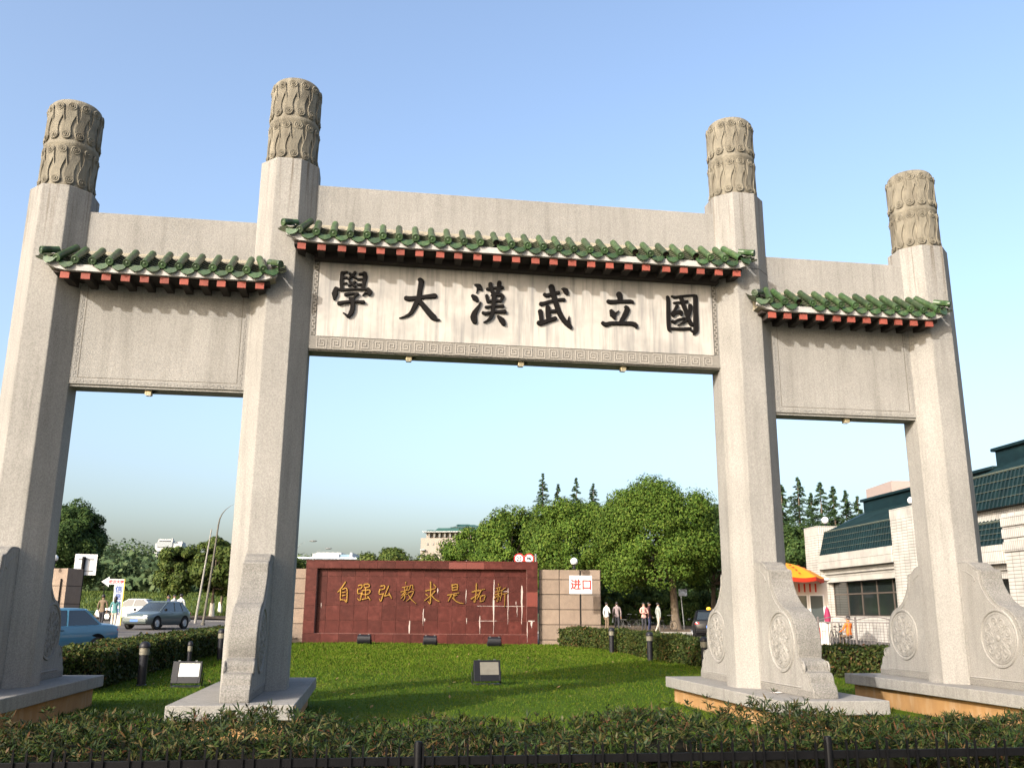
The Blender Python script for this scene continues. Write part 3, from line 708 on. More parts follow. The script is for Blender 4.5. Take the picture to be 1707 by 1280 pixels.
for px0_, px1_, py_, w in ((795, 874, 1009.6, .7), (836, 846, 985.5, .9), (797, 828, 1034.4, .8), (880, 891, 1034.6, 1.8)):
    xa, za = wl(px0_, py_); xb_, _ = wl(px1_, py_); W_ = w/FPX*38; n = 12; fy = -DEP-.004 if px0_ > 878 else -.021
    up = [(xa+(xb_-xa)*i/n, za+W_*.5*random.uniform(.3, 1.1)) for i in range(n+1)]; dn = [(xa+(xb_-xa)*i/n, za-W_*.5*random.uniform(.3, 1.4)) for i in range(n, -1, -1)]
    MB().prism(up+dn, fy, fy+.004, 'y').build('lime_streak', LIME, wall)
GC1 = {'a': [[(240,115),(170,220),(95,305)],[(150,260),(145,460)],[(190,250),(270,240),(265,480),(230,460)],[(190,310),(240,300)],[(185,370),(240,360)],[(150,445),(240,450)]],
 'b': [[(490,180),(550,165),(545,225),(480,245)],[(480,245),(475,330),(545,320)],[(545,320),(520,460),(470,420)],[(590,160),(680,150),(690,200),(610,215),(590,160)],[(560,275),(700,260),(690,330),(570,345),(560,275)],[(625,230),(625,410)],[(560,440),(690,410)],[(670,390),(710,450)]],
 'c': [[(910,190),(985,180),(970,245),(895,255)],[(895,255),(880,340),(965,330)],[(960,330),(915,470),(885,430)],[(1060,190),(985,375)],[(985,375),(1090,350)],[(1070,330),(1115,420)]],
 'd': [[(1385,110),(1385,150)],[(1320,215),(1450,190)],[(1350,210),(1370,260)],[(1420,200),(1400,260)],[(1290,300),(1440,255)],[(1370,290),(1300,370)],[(1390,310),(1290,430)],[(1350,330),(1370,400),(1340,460)],[(1390,350),(1440,330)],[(1470,180),(1460,240),(1430,270)],[(1470,180),(1520,175),(1515,240),(1545,260)],[(1440,310),(1530,290),(1480,400),(1400,470)],[(1440,360),(1500,450),(1580,520)]]}
GC2 = {'e': [[(110,270),(290,225)],[(200,110),(195,490),(150,460)],[(260,155),(295,200)],[(115,330),(150,360)],[(280,275),(220,340),(85,450)],[(215,350),(290,430),(360,465)]],
 'f': [[(590,160),(600,260)],[(590,165),(690,155),(685,250)],[(600,210),(685,200)],[(600,260),(690,250)],[(515,350),(720,305)],[(625,330),(625,400)],[(630,360),(680,345)],[(580,350),(520,460)],[(600,400),(700,480),(800,500)]],
 'g': [[(965,290),(1080,250)],[(1040,140),(1030,300),(1010,470),(985,450)],[(945,420),(1070,330)],[(1060,270),(1190,240)],[(1120,270),(1050,420)],[(1110,380),(1110,470)],[(1110,370),(1195,355),(1170,450)],[(1110,465),(1170,450)]],
 'h': [[(1440,140),(1450,175)],[(1400,225),(1490,195)],[(1420,230),(1430,265)],[(1470,215),(1450,265)],[(1390,290),(1500,260)],[(1370,345),(1490,310)],[(1440,290),(1430,460),(1400,440)],[(1420,360),(1360,420)],[(1450,350),(1480,400)],[(1570,215),(1510,260),(1500,330),(1470,450)],[(1520,330),(1610,310)],[(1560,330),(1555,560)]]}
for dct, ox, sc, wz in ((GC1, 555, 11.38, 32), (GC2, 700, 11.01, 31)):
    for key, strokes in dct.items():
        mb = MB()
        thin = 0.72 if len(strokes) > 9 else 1.0
        for si, st in enumerate(strokes):
            n = len(st); pts = []
            for i, (x, y) in enumerate(st):
                a, b = wl(ox+x/sc, 960+y/sc); ww = wz*thin*(1.15 if i == 0 else (.75 if i == n-1 else 1.0))
                pts.append((a, b, ww/sc/FPX*38.2))
            stroke(mb, pts, .055+.0012*si, 5, 1.2)
        mb.v = [(x, -.012-h, z) for x, z, h in mb.v]
        mb.build('gilt_character', GOLD, wall)
# wings
def wing(px0, px1, ncol, label):
    c = np.array(WC); t = thing('granite_wing_wall', label, 'wall', tuple(WC), WRZ, 'granite wings beside the inscription wall')
    xa, _ = wl(px0, 1000); xb, _ = wl(px1, 1000); zt_ = wl(950, 949)[1] if px0 > 700 else wl(500, 947)[1]
    MB().box(xa+.012, xb-.012, .052, .50, -.3, zt_-.012).build('core', DARKJOINT, t)
    xs = np.linspace(xa, xb, ncol+1); zs = [-.3]+[zt_-.42-.615*k for k in range(4, -1, -1)]+[zt_]
    src = None
    for a, b in zip(xs[:-1], xs[1:]):
        for c_, d in zip(zs[:-1], zs[1:]):
            MB().box(a+.015, b-.015, .03+random.uniform(-.004, .004), .07, c_+.015, d-.015).build('granite_block', SANDSTONE, t, bevel=.006)
    for c_, d in zip(zs[:-1], zs[1:]):
        xe = xb if px0 > 700 else xa
        MB().box(xe-.02, xe+.01, .075, .49, c_+.009, d-.009).build('granite_block', SANDSTONE, t)
    return t
wing(898, 1001.5, 3, 'pink granite block wall right of the red inscription wall')
wing(408, 511, 3, 'pink granite block wall left of the red inscription wall, half behind a pillar')

# globe lamps
def globe_lamp(px, py, D, r, label, base_z=None):
    p = at(px, py, D); zb_ = base_z if base_z is not None else p[2]-r-.16
    t = thing('globe_lamp', label, 'lamp', (float(p[0]), float(p[1]), zb_), 0, 'white globe lamps')
    h = p[2]-zb_
    MB().ball((0, 0, h), r, 18, 12).build('globe', WHITEGLASS, t, smooth=60)
    MB().lathe([(.09, 0), (.09, .03), (.05, .05), (.05, h-r-.01), (.09, h-r+.0), (.10, h-r+.05)], 14).build('holder', DARKGREY, t, smooth=40)
globe_lamp(957, 935.5, 38.4, .155, 'white globe lamp on top of the pink granite wall behind the entrance sign', WC[2]+wl(950, 949)[1])

# ================================================================ floodlights
def floodlight(px, D, label, near=True, rz=0.0, glass=LENS_GLASS):
    p = gpt(px, D); z = gl(p[0], p[1])
    t = thing('floodlight', label, 'floodlight', (p[0], p[1], z), rz, 'floodlights on the lawn')
    if near:     # square housing leaning back, glass towards the gate side
        lean = R(14); k = Matrix.Translation((0, 0, .06)) @ Matrix.Rotation(-lean, 4, 'X')
        w, h = .29, .44
        mb = MB(); mb.loft([[(-w, -.11, 0), (w, -.11, 0), (w, -.11, h), (-w, -.11, h)], [(-w+.03, .16, .06), (w-.03, .16, .06), (w-.03, .16, h-.07), (-w+.03, .16, h-.07)]])
        mb.xf(0, k); mb.build('housing', DARKGREY, t, bevel=.012)
        mb = MB(); mb.box(-w+.13, w-.035, -.120, -.1102, .135, h-.035); mb.xf(0, k); mb.build('lens', glass, t)
        mb = MB(); mb.box(-w-.008, -w+.125, -.125, -.1103, .0, h+.008); mb.box(w-.030, w+.008, -.125, -.1103, .0, h+.008); mb.box(-w+.126, w-.031, -.125, -.1103, .0, .13); mb.box(-w+.126, w-.031, -.125, -.1103, h-.03, h+.008); mb.xf(0, k); mb.build('bezel', DARKGREY, t, bevel=.006)
        mb = MB()
        for sx in (-.6, .6): mb.box(sx*w-.02, sx*w+.02, -.13, -.09, h+.008, h+.022)
        mb.xf(0, k); mb.build('clip', GREYMETAL, t)
        MB().box(-.30, .30, -.10, .16, 0, .03).build('foot', DARKGREY, t)
        MB().tube([(-.31, .03, .015), (-.325, .03, .28)], .014, 6).build('bracket', DARKGREY, t); MB().tube([(.31, .03, .015), (.325, .03, .28)], .014, 6).build('bracket', DARKGREY, t)
    else:        # round-backed housing seen from behind
        prof = [(.0, .0), (.10, -.02), (.19, .05), (.22, .16), (.19, .27), (.10, .33), (-.08, .34), (-.10, .30), (-.06, .02)]
        mb = MB(); mb.prism([(-a, b+.07) for a, b in prof], -.26, .26, 'x'); mb.build('housing', DARKGREY, t, smooth=40, bevel=.008)
        MB().box(-.24, .24, .085, .105, .13, .37).build('lens', glass, t)
        mb = MB()
        for sx in (-.28, .28): mb.box(sx-.015, sx+.015, -.03, .03, 0, .22)
        mb.box(-.3, .3, -.05, .05, 0, .02); mb.build('bracket', DARKGREY, t)
        MB().box(-.20, -.15, -.10, -.06, .40, .425).box(.15, .20, -.10, -.06, .40, .425).build('clip', GREYMETAL, t)
    return t
floodlight(310, 19.2, 'square floodlight with a bright glass beside the left hedge', True, R(-4), mat('bright_lamp_glass', (0.52, 0.53, 0.49), .12, .1, 9, spec=.9))
floodlight(811, 20.0, 'square floodlight with a dull grey glass in the middle of the lawn', True, R(6), mat('dusty_lamp_glass', (0.17, 0.155, 0.125), .4, .15, 9))
floodlight(607, 36.6, 'dark floodlight at the foot of the red wall, leftmost of its row', False, -YAW)
floodlight(717, 36.5, 'dark floodlight at the foot of the red wall, middle of its row', False, -YAW)
floodlight(824, 36.4, 'dark floodlight at the foot of the red wall, rightmost of its row', False, -YAW)

# ================================================================ bollard lamps
def bollard(px, D, label, h=.92, r=.105):
    p = gpt(px, D); t = thing('bollard_lamp', label, 'bollard', (p[0], p[1], gl(p[0], p[1])-.02), 0, 'bollard lamps along the hedges')
    MB().lathe([(r*1.15, 0), (r*1.15, .03), (r*.85, .05), (r*.85, h*.70), (r*.3, h*.70)], 16).build('post', DARKGREY, t, smooth=40)
    bd = [(r*.3, h*.701)]
    for k in range(5): z = h*.705+k*h*.03; bd += [(r*1.0, z), (r*1.0, z+h*.020), (r*.9, z+h*.022), (r*.9, z+h*.029)]
    MB().lathe(bd+[(r*.3, h*.86)], 16).build('ribbed_band', BAND, t, smooth=30)
    MB().lathe([(r*.3, h*.861), (r*1.08, h*.862), (r*1.12, h*.89), (r*1.0, h*.94), (r*.7, h*.985), (r*.3, h), (.005, h*1.002)], 18).build('dome', DARKGREY, t, smooth=50)
bollard(235, 19.4, 'black bollard lamp with a ribbed band before the left hedge')
bollard(313, 22.4, 'slim dark bollard behind the bright floodlight', .80, .06)
bollard(366, 27.0, 'dark bollard half hidden left of the inner left pillar', .92)
bollard(1020, 33.0, 'dark bollard lamp before the right hedge, nearest the granite wall')
bollard(1084, 28.7, 'dark bollard lamp before the right hedge, second from the granite wall')
bollard(1176, 24.2, 'dark bollard lamp beside the scrolled stone of the inner right pillar', .92)

# ================================================================ lettering with the built-in font
def lettering(name, text, size, m, parent, loc, rot=(math.pi/2, 0, 0), ext=.004, fat=.0, sx=1.0):
    c = bpy.data.curves.new(name, 'FONT'); c.body = text; c.size = size; c.align_x = 'CENTER'; c.align_y = 'CENTER'; c.extrude = ext; c.offset = fat; c.resolution_u = 3
    o = bpy.data.objects.new(name, c); COL.objects.link(o); dg = bpy.context.evaluated_depsgraph_get(); me = bpy.data.meshes.new_from_object(o.evaluated_get(dg)); bpy.data.objects.remove(o)
    me.materials.clear(); me.materials.append(m)
    if len(me.vertices):            # centre the glyphs on their own box
        co = np.array([v.co for v in me.vertices]); mid = (co.min(0)+co.max(0))/2
        for v in me.vertices: v.co.x -= mid[0]; v.co.y -= mid[1]
    o = bpy.data.objects.new(name, me); link(o, parent); o.location = loc; o.rotation_euler = rot; o.scale = (sx, 1, 1); return o
REDPAINT = mat('sign_red', (0.42, 0.02, 0.015), .5, .05); BLACKPAINT = mat('sign_black', (0.02, 0.02, 0.022), .5, .05); BLUEPAINT = mat('sign_blue', (0.03, 0.08, 0.30), .5, .05)
SIGNWHITE = mat('sign_white', (0.55, 0.55, 0.55), .45, .05, 3.0)
# entrance sign on a thin post in front of the granite wing
p = gpt(969, 36.9); t = thing('entrance_sign', 'white board with red characters on a thin post before the pink granite wall', 'sign', p, WRZ)
za = at(969, 989, 36.9)[2]-p[2]; zb2 = at(969, 958, 36.9)[2]-p[2]; zt2 = at(969, 949, 36.9)[2]-p[2]
MB().tube([(0, 0, 0), (0, 0, zt2)], .022, 8).build('post', BLACKMETAL, t)
MB().box(-.46, .46, -.045, -.023, za, zb2).build('board', SIGNWHITE, t, bevel=.004)
lettering('lettering', '进口', .45, REDPAINT, t, (0, -.048, (za+zb2)/2+.01), fat=.011)
# round traffic signs on the lamp post behind the wall
p = gpt(893, 41.0); lp = thing('sign_post', 'pale steel post with two round red-rimmed traffic signs over the red wall', 'traffic sign', p, WRZ)
zs = at(872, 929, 41.0)[2]-p[2]
MB().tube([(0, 0, 0), (0, 0, zs+.22)], .045, 10).build('post', GREYMETAL, lp)
MB().tube([(0, -.03, zs+.12), (-1.0, -.03, zs+.12)], .02, 6).build('arm', GREYMETAL, lp)
for k, px in enumerate((864.5, 881.5)):
    xo = (px-893)/FPX*41.0
    mb = MB(); k0 = len(mb.v)
    mb.loft([[(xo+q*math.cos(2*math.pi*j/28), y, zs+q*math.sin(2*math.pi*j/28)) for j in range(28)] for q, y in ((.235, -.035), (.235, -.06))]); d = mb.build('sign_disc', mat('sign_red_rim', (0.45, 0.02, 0.02), .4, .05), lp)
    mb = MB(); mb.loft([[(xo+q*math.cos(2*math.pi*j/28), y, zs+q*math.sin(2*math.pi*j/28)) for j in range(28)] for q, y in ((.175, -.058), (.175, -.065))]); mb.build('sign_face', SIGNWHITE, d)
    if k == 0: lettering('lettering', '25', .26, BLACKPAINT, d, (xo, -.068, zs), fat=.006, sx=.9)
    else:
        mb = MB(); mb.box(xo-.11, xo+.10, -.070, -.066, zs-.03, zs+.03); mb.box(xo-.05, xo+.06, -.070, -.0662, zs+.031, zs+.055); mb.box(xo-.13, xo-.111, -.070, -.0664, zs-.015, zs+.012); mb.build('vehicle_mark', BLACKPAINT, d)
        mb = MB(); mb.prism([(xo-.155, zs+.105), (xo-.125, zs+.125), (xo+.155, zs-.105), (xo+.125, zs-.125)], -.074, -.0712, 'y'); mb.build('slash', BLACKPAINT, d)

# ================================================================ left-hand signs
p = gpt(124, 40.0); t = thing('back_of_road_sign', 'white square road sign seen from behind on a black post', 'traffic sign', p, R(8))
z1 = at(128, 957, 40)[2]-p[2]; z2 = at(128, 921, 40)[2]-p[2]
MB().tube([(0, 0, 0), (.02, 0, z2-.12)], .075, 12).build('post', BLACKMETAL, t)
MB().box(-.36, .55, .085, .105, z1, z2).build('board', SIGNWHITE, t)
MB().box(-.22, .42, .06, .084, z2-.24, z2-.20).build('bracket', GREYMETAL, t); MB().box(-.22, .42, .06, .084, z1+.16, z1+.20).build('bracket', GREYMETAL, t)
p = gpt(186, 53); t = thing('arrow_sign', 'tall white direction sign with a left arrow at its top', 'sign', p, R(14))
z2 = at(186, 964, 53)[2]-p[2]; 
sg = [(-.05, .0), (.42, .0), (.42, z2), (-.05, z2), (-.05, z2+.0), (-.45, z2-.02), (-.45, z2+.16), (-.80, z2-.17), (-.45, z2-.46), (-.45, z2-.30), (-.05, z2-.30)]
sg = [(-.08, .0), (.42, .0), (.42, z2), (-.38, z2), (-.38, z2+.14), (-.80, z2-.16), (-.38, z2-.46), (-.38, z2-.32), (-.08, z2-.32)]
MB().prism(sg, -.06, .06, 'y').build('board', SIGNWHITE, t)
MB().box(.424, .47, -.05, .05, 0, z2).build('edge_strip', mat('yellow_edge', (0.75, 0.55, 0.08), .5, .05), t)
lettering('lettering', '武汉大学', .20, REDPAINT, t, (.0, -.064, z2-.16), fat=.004)
for k, ch in enumerate('信息学部'): lettering('lettering', ch, .40, BLUEPAINT, t, (.17, -.064, z2-.58-.42*k), fat=.006)
MB().tube([(-.62, .0, 0), (-.62, 0, z2-.32)], .025, 6).build('stay', BLACKMETAL, t)
# gate pier at the left
p = gpt(100, 37.0); t = thing('granite_gatepost', 'square pink granite gatepost behind the light blue car', 'gatepost', p, R(-30))
zt_ = at(100, 946, 37)[2]-p[2]
MB().box(-.37, .37, -.37, .37, 0, zt_-.02).build('core', DARKJOINT, t)
for k in range(4):
    za, zb3 = zt_*k/4, zt_*(k+1)/4
    MB().box(-.40, .40, -.40, .40, za+.01, zb3-.01).build('granite_block', SANDSTONE, t, bevel=.01)
MB().tube([(.15, -.45, 0), (.15, -.45, zt_*.85)], .03, 6).build('gate_rod', BLACKMETAL, t)
globe_lamp(91, 930, 37.2, .14, 'white globe lamp peeping out beside the outer left pillar', float(p[2]+zt_))
p = gpt(139, 43.0); t = thing('litter_bin', 'dark green wheeled litter bin on the far pavement', 'bin', p, R(20))
MB().loft([[(-.26, -.26, .08), (.26, -.26, .08), (.26, .26, .08), (-.26, .26, .08)], [(-.33, -.33, .95), (.33, -.33, .95), (.33, .33, .95), (-.33, .33, .95)]]).build('body', mat('bin_green', (0.02, 0.06, 0.035), .5, .1), t, bevel=.02)
MB().box(-.35, .35, -.35, .35, .951, 1.02).build('lid', mat('bin_green'	, (0.02, 0.06, 0.035)), t, bevel=.02)
MB().tube([(-.3, .3, .08), (-.2, .3, .08)], .08, 10).tube([(.2, .3, .08), (.3, .3, .08)], .08, 10).build('wheel', BLACKMETAL, t)

# ================================================================ street lamps and poles
def street_lamp(px, D, py_top, side, label, arm=1.6, r=.075, grp='street lamps', pole=GREYMETAL, lean=0.0):
    p = gpt(px, D); h = float(at(px, py_top, D)[2]-p[2]); t = thing('street_lamp', label, 'street lamp', p, -YAW, grp)
    MB().lathe([(r*2.2, 0), (r*2.2, .12), (r*1.3, .16)], 12).build('base', pole, t)
    pts = [(0, 0, 0), (lean*.5, 0, h*.45), (lean*.8, 0, h*.8)]+[(lean*.85+side*arm*(1-math.cos(a)), 0, h*.82+h*.18*math.sin(a)) for a in np.linspace(.2, math.pi/2, 7)]
    rr = [r*1.3, r, r*.8]+[r*.65-.02*i*.5 for i in range(7)]
    MB().tube(pts, rr, 10).build('pole', pole, t, smooth=60)
    e = pts[-1]
    MB().ball((e[0]+side*.3, 0, e[2]+.0), (.42, .13, .09), 12, 7).build('lantern', pole, t, smooth=60)
POLE_BR = mat('weathered_pole', (0.085, 0.078, 0.062), .8, .2, 6.0)
street_lamp(338, 56, 829, 1, 'tall curved street lamp rising left of the inner left pillar', 1.7, .062, pole=POLE_BR, lean=.55)
street_lamp(517, 105, 912, 1, 'small far street lamp over the left end of the red wall', 1.4, .07)
street_lamp(486, 95, 899, 1, 'far street lamp just right of the inner left pillar', 1.5, .07)
street_lamp(895, 75, 848, -1, 'thin street lamp standing before the right-hand trees above the red wall', 1.0, .06)
p = gpt(325, 58); o = thing('utility_pole', 'plain leaning pole left of the curved street lamp', 'pole', p, 0)
h = float(at(337, 878, 58)[2]-p[2]); MB().tube([(0, 0, 0), (.52, 0, h)], [.08, .04], 10).build('shaft', mat('pale_pole', (0.20, 0.19, 0.17), .8, .15), o)
p = gpt(1140, 58); o = thing('roadside_sign', 'small grey sign on a thin slanting post beside the big trunk', 'sign', p, 0)
MB().tube([(.05, 0, 0), (-.12, 0, 2.45)], .035, 8).build('post', GREYMETAL, o); MB().box(-.25, .30, -.03, -.005, 2.2, 2.62).build('board', mat('grey_sign', (0.12, 0.13, 0.15), .5, .1), o)

# ================================================================ trees
def rand_dirs(n): return unit(RNG.normal(size=(n, 3)))
def crown_points(c, rad, nclump, per, rel=(0.15, 0.36), flat=0.85, low=-0.75):
    """leaf positions and normals: leaf shells round many clumps spread through an uneven crown"""
    P, Nn = [], []
    c = np.array(c); rad = np.array(rad)
    d = rand_dirs(nclump*3); d = d[d[:, 2] > low][:nclump]; d = np.sign(d)*np.abs(d)**.78; d /= np.abs(d).max(1, keepdims=True)**.25*np.linalg.norm(d, axis=1, keepdims=True)**.75
    rr = RNG.uniform(0.45, 0.93, len(d))**0.7
    cen = c+d*rad*rr[:, None]
    for k in range(len(d)):
        s = RNG.uniform(*rel)*rad.mean()
        q = rand_dirs(per); out = unit(d[k]*np.array([1, 1, .8])+np.array([0, 0, .35]))
        keep = (q@out) > -0.45; q = q[keep]
        r_ = s*RNG.uniform(0.72, 1.06, (len(q), 1))*np.array([1, 1, flat])
        P.append(cen[k]+q*r_*(1+0.10*RNG.normal(size=(len(q), 1)))); Nn.append(q+0.42*RNG.normal(size=q.shape)+np.array([0, 0, .25])+.2*d[k])
    return np.vstack(P), np.vstack(Nn), cen
def tree(px, D, box, label, m=None, nclump=60, per=330, leaf=.26, name='broadleaf_tree', trunk_r=.22, limewash=False, grp=None, low=-0.75, depth=1.0, bark=None):
    m = m or LEAF_CAMPHOR
    base = gpt(px, D); x0, x1, y0, y1 = box
    c = at((x0+x1)/2, (y0+y1)/2, D); rx = (x1-x0)/2*D/FPX; rz = (y1-y0)/2*D/FPX
    t = thing(name, label, 'tree', base, 0, grp)
    P, Nn, cen = crown_points(c, (rx*.86, rx*.86*depth, rz*.86), nclump, per, low=low)
    leaf_mesh('crown', P, Nn, leaf*RNG.uniform(.7, 1.3, len(P)), leaf*.62*RNG.uniform(.7, 1.3, len(P)), m, t, base)
    mb = MB(); b = np.array(base); top = np.array([b[0]+(c[0]-b[0])*.35, b[1]+(c[1]-b[1])*.35, c[2]+rz*.25])-b
    n = 8; pts = [tuple(top*np.array([ (i/n)**1.4, (i/n)**1.4, i/n])) for i in range(n+1)]
    mb.tube(pts, [trunk_r*(1.5 if i == 0 else 1-.75*i/n) for i in range(n+1)], 9)
    for k in range(0, len(cen), max(1, len(cen)//14)):
        e = cen[k]-b; f = RNG.uniform(.5, .8); s = np.array(pts[int(f*n)]); mid = s+(e-s)*.5+np.array([0, 0, -.12*rz*.3])
        mb.tube([s, mid, e], [trunk_r*.42, trunk_r*.25, trunk_r*.08], 5)
    mb.build('trunk', bark or BARK, t, smooth=60)
    if limewash:
        MB().tube([(0, 0, 0), tuple(np.array(pts[1])*.0+np.array([0, 0, 1.1]))], [trunk_r*1.55, trunk_r*1.12], 9).build('limewash', LIMEBARK, t, smooth=60)
    return t
def conifer(px, D, py_top, label, w=3.0, n=15000, grp='tall conifers', py_base=None):
    base = gpt(px, D); h = float(at(px, py_top, D)[2]-base[2]); t = thing('dawn_redwood', label, 'tree', base, 0, grp)
    tiers = 60; P, Nn = [], []
    for k in range(tiers):
        f = (k+.5)/tiers; z = h*(.12+.88*f); r = w*(1-f)**.85*RNG.uniform(.75, 1.15)+.04
        nb = max(3, int(12*(1-f)+2))
        for b in range(nb):
            a = RNG.uniform(0, 2*math.pi); L_ = r*RNG.uniform(.7, 1.1); m_ = max(6, int(n/tiers/nb*min(1, .3+1.2*(1-f))))
            s = RNG.uniform(0.12, 1, m_)**.8*L_
            q = np.stack([np.cos(a)*s, np.sin(a)*s, z-h*.0+s*.10-.25*s*s/max(L_, .3)], 1)+RNG.normal(size=(m_, 3))*np.array([.16, .16, .11])*(.35+.65*(1-f))
            P.append(q); Nn.append(np.tile([math.cos(a)*.4, math.sin(a)*.4, .8], (m_, 1))+.6*RNG.normal(size=(m_, 3)))
    P = np.vstack(P); Nn = np.vstack(Nn)
    leaf_mesh('crown', P, Nn, .30*RNG.uniform(.6, 1.3, len(P)), .12, LEAF_NEEDLE, t)
    MB().tube([(0, 0, 0), (0, 0, h*.5), (0, 0, h*.985)], [.28, .16, .02], 8).build('trunk', BARK, t)
    return t
G1 = 'round broadleaf trees right of the inscription wall'
tree(1127, 60, (984, 1206, 792, 1002), 'biggest round camphor tree, its trunk just left of the dark car', nclump=210, per=620, leaf=.165, trunk_r=.30, grp=G1, low=-.85)
tree(950, 66, (862, 1030, 818, 1012), 'round green tree directly behind the entrance sign', nclump=150, per=560, leaf=.175, grp=G1, low=-.8)
tree(850, 76, (776, 925, 842, 1005), 'round tree rising behind the two traffic signs', nclump=110, per=420, leaf=.23, grp=G1, low=-.8)
tree(1190, 66, (1120, 1290, 838, 1000), 'dense tree half hidden behind the inner right pillar', m=LEAF_DARK, nclump=110, per=420, leaf=.21, grp=G1, low=-.8)
tree(1320, 64, (1262, 1372, 868, 1010), 'dark tree between the inner right pillar and the tiled building', m=LEAF_DARK, nclump=90, per=400, leaf=.21, grp=G1, low=-.8)
tree(780, 92, (728, 842, 872, 1000), 'lower tree left of the row behind the red wall', nclump=80, per=380, leaf=.26, grp=G1, low=-.7)
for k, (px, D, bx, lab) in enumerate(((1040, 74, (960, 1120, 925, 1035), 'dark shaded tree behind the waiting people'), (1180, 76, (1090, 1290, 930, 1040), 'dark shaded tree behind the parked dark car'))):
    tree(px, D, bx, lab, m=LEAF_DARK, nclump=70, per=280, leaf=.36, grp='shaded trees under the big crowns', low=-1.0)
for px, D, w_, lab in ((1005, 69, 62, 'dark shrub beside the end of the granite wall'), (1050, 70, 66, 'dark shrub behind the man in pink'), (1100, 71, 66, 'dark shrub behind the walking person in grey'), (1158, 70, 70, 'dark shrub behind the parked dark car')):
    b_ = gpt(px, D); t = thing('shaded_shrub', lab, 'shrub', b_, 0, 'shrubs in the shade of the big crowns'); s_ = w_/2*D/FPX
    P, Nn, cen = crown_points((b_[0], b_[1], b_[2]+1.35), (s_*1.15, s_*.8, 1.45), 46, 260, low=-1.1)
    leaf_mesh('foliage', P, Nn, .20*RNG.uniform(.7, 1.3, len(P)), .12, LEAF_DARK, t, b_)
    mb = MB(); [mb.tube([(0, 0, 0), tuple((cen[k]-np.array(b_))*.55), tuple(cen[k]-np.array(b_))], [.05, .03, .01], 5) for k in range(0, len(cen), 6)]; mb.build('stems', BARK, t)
tree(95, 62, (28, 178, 826, 992), 'dark tree beside the outer left pillar', m=LEAF_DARK, nclump=150, per=460, leaf=.19, trunk_r=.25)
tree(287, 74, (258, 336, 900, 1002), 'small olive tree left of the leaning pole', m=LEAF_OLIVE, nclump=55, per=300, leaf=.27, trunk_r=.14, grp='trees along the far pavement', low=-.9)
tree(352, 72, (318, 402, 892, 1000), 'olive tree with a limewashed trunk behind the curved street lamp', m=LEAF_OLIVE, nclump=60, per=300, leaf=.27, trunk_r=.15, limewash=True, grp='trees along the far pavement')
tree(366, 80, (350, 432, 905, 1002), 'olive tree with a limewashed trunk next to the inner left pillar', m=LEAF_OLIVE, nclump=50, per=280, leaf=.30, trunk_r=.14, limewash=True, grp='trees along the far pavement')
tree(455, 100, (400, 515, 918, 1005), 'far olive tree behind the inner left pillar', m=LEAF_OLIVE, nclump=50, per=260, leaf=.4, trunk_r=.15, grp='trees along the far pavement')
tree(640, 120, (588, 700, 914, 1000), 'low far tree showing over the middle of the red wall', m=LEAF_OLIVE, nclump=65, per=300, leaf=.42, trunk_r=.2, grp='far trees over the red wall', low=-.4)
tree(700, 130, (655, 770, 926, 1000), 'low far tree below the stone library', m=LEAF_OLIVE, nclump=60, per=280, leaf=.45, trunk_r=.2, grp='far trees over the red wall', low=-.4)
tree(560, 135, (505, 610, 936, 1000), 'low far tree over the left end of the red wall', m=LEAF_OLIVE, nclump=50, per=240, leaf=.45, trunk_r=.2, grp='far trees over the red wall', low=-.4)
for k, (px, top, D, lab) in enumerate(((1316, 800, 100, 'conifer right beside the inner right pillar'), (1345, 787, 104, 'tallest conifer left of the tiled building'), (1383, 796, 106, 'thick conifer second from the tallest one'), (1405, 803, 104, 'thin conifer right of the thick one'),
        (1425, 810, 108, 'lower conifer near the teal roof ridge'), (1446, 821, 112, 'smallest conifer just over the teal roof ridge'), (1366, 815, 118, 'conifer in the gap behind the two tallest ones'), (905, 780, 120, 'conifer tip over the left shoulder of the round trees'), (931, 799, 122, 'thin conifer tip next to the leftmost tip'), (963, 788, 122, 'conifer tip left of the biggest round crown'), (992, 798, 124, 'low conifer tip beside the biggest round crown'), (1174, 818, 118, 'conifer tip at the left edge of the inner right pillar'))):
    conifer(px, D, top, lab, w=RNG.uniform(3.6, 4.4) if k not in (1, 2) else 5.0)
# wooded hill far left and the grass bank before it
def hill_z(x, y):
    u = (x+70)/85; v = (y-270)/110; return 12*max(0, 1-u*u*.8)*math.exp(-v*v*1.6)-0.8
hx = list(np.linspace(-210, 10, 45)); hy = list(np.linspace(120, 420, 40))
sheet('hill', hx, hy, lambda x, y: g(x, y)+hill_z(x, y), MEADOW, 0.0)
P, Nn = [], []
for k in range(900):
    x, y = RNG.uniform(-190, 0), RNG.uniform(125, 330); z = g(x, y)+hill_z(x, y)
    s = RNG.uniform(2.4, 4.6)
    if abs(x+2.4+.205*(y+15)) < 9 and y < 264: z = min(z, 1.1+.055*(y+15)-1.8*s)     # clearing below the white house
    q = rand_dirs(150); q = q[q[:, 2] > -.35]
    P.append(np.array([x, y, z+s*.75])+q*s*RNG.uniform(.8, 1.1, (len(q), 1))); Nn.append(q+.5*RNG.normal(size=q.shape)+np.array([0, 0, .3]))
P = np.vstack(P); o = leaf_mesh('hillside_wood', P, np.vstack(Nn), 1.0*RNG.uniform(.6, 1.3, len(P)), .75, LEAF_HILL); tag(o, 'wooded hillside far behind the cars on the left', 'wood', kind='stuff')
P, Nn = [], []
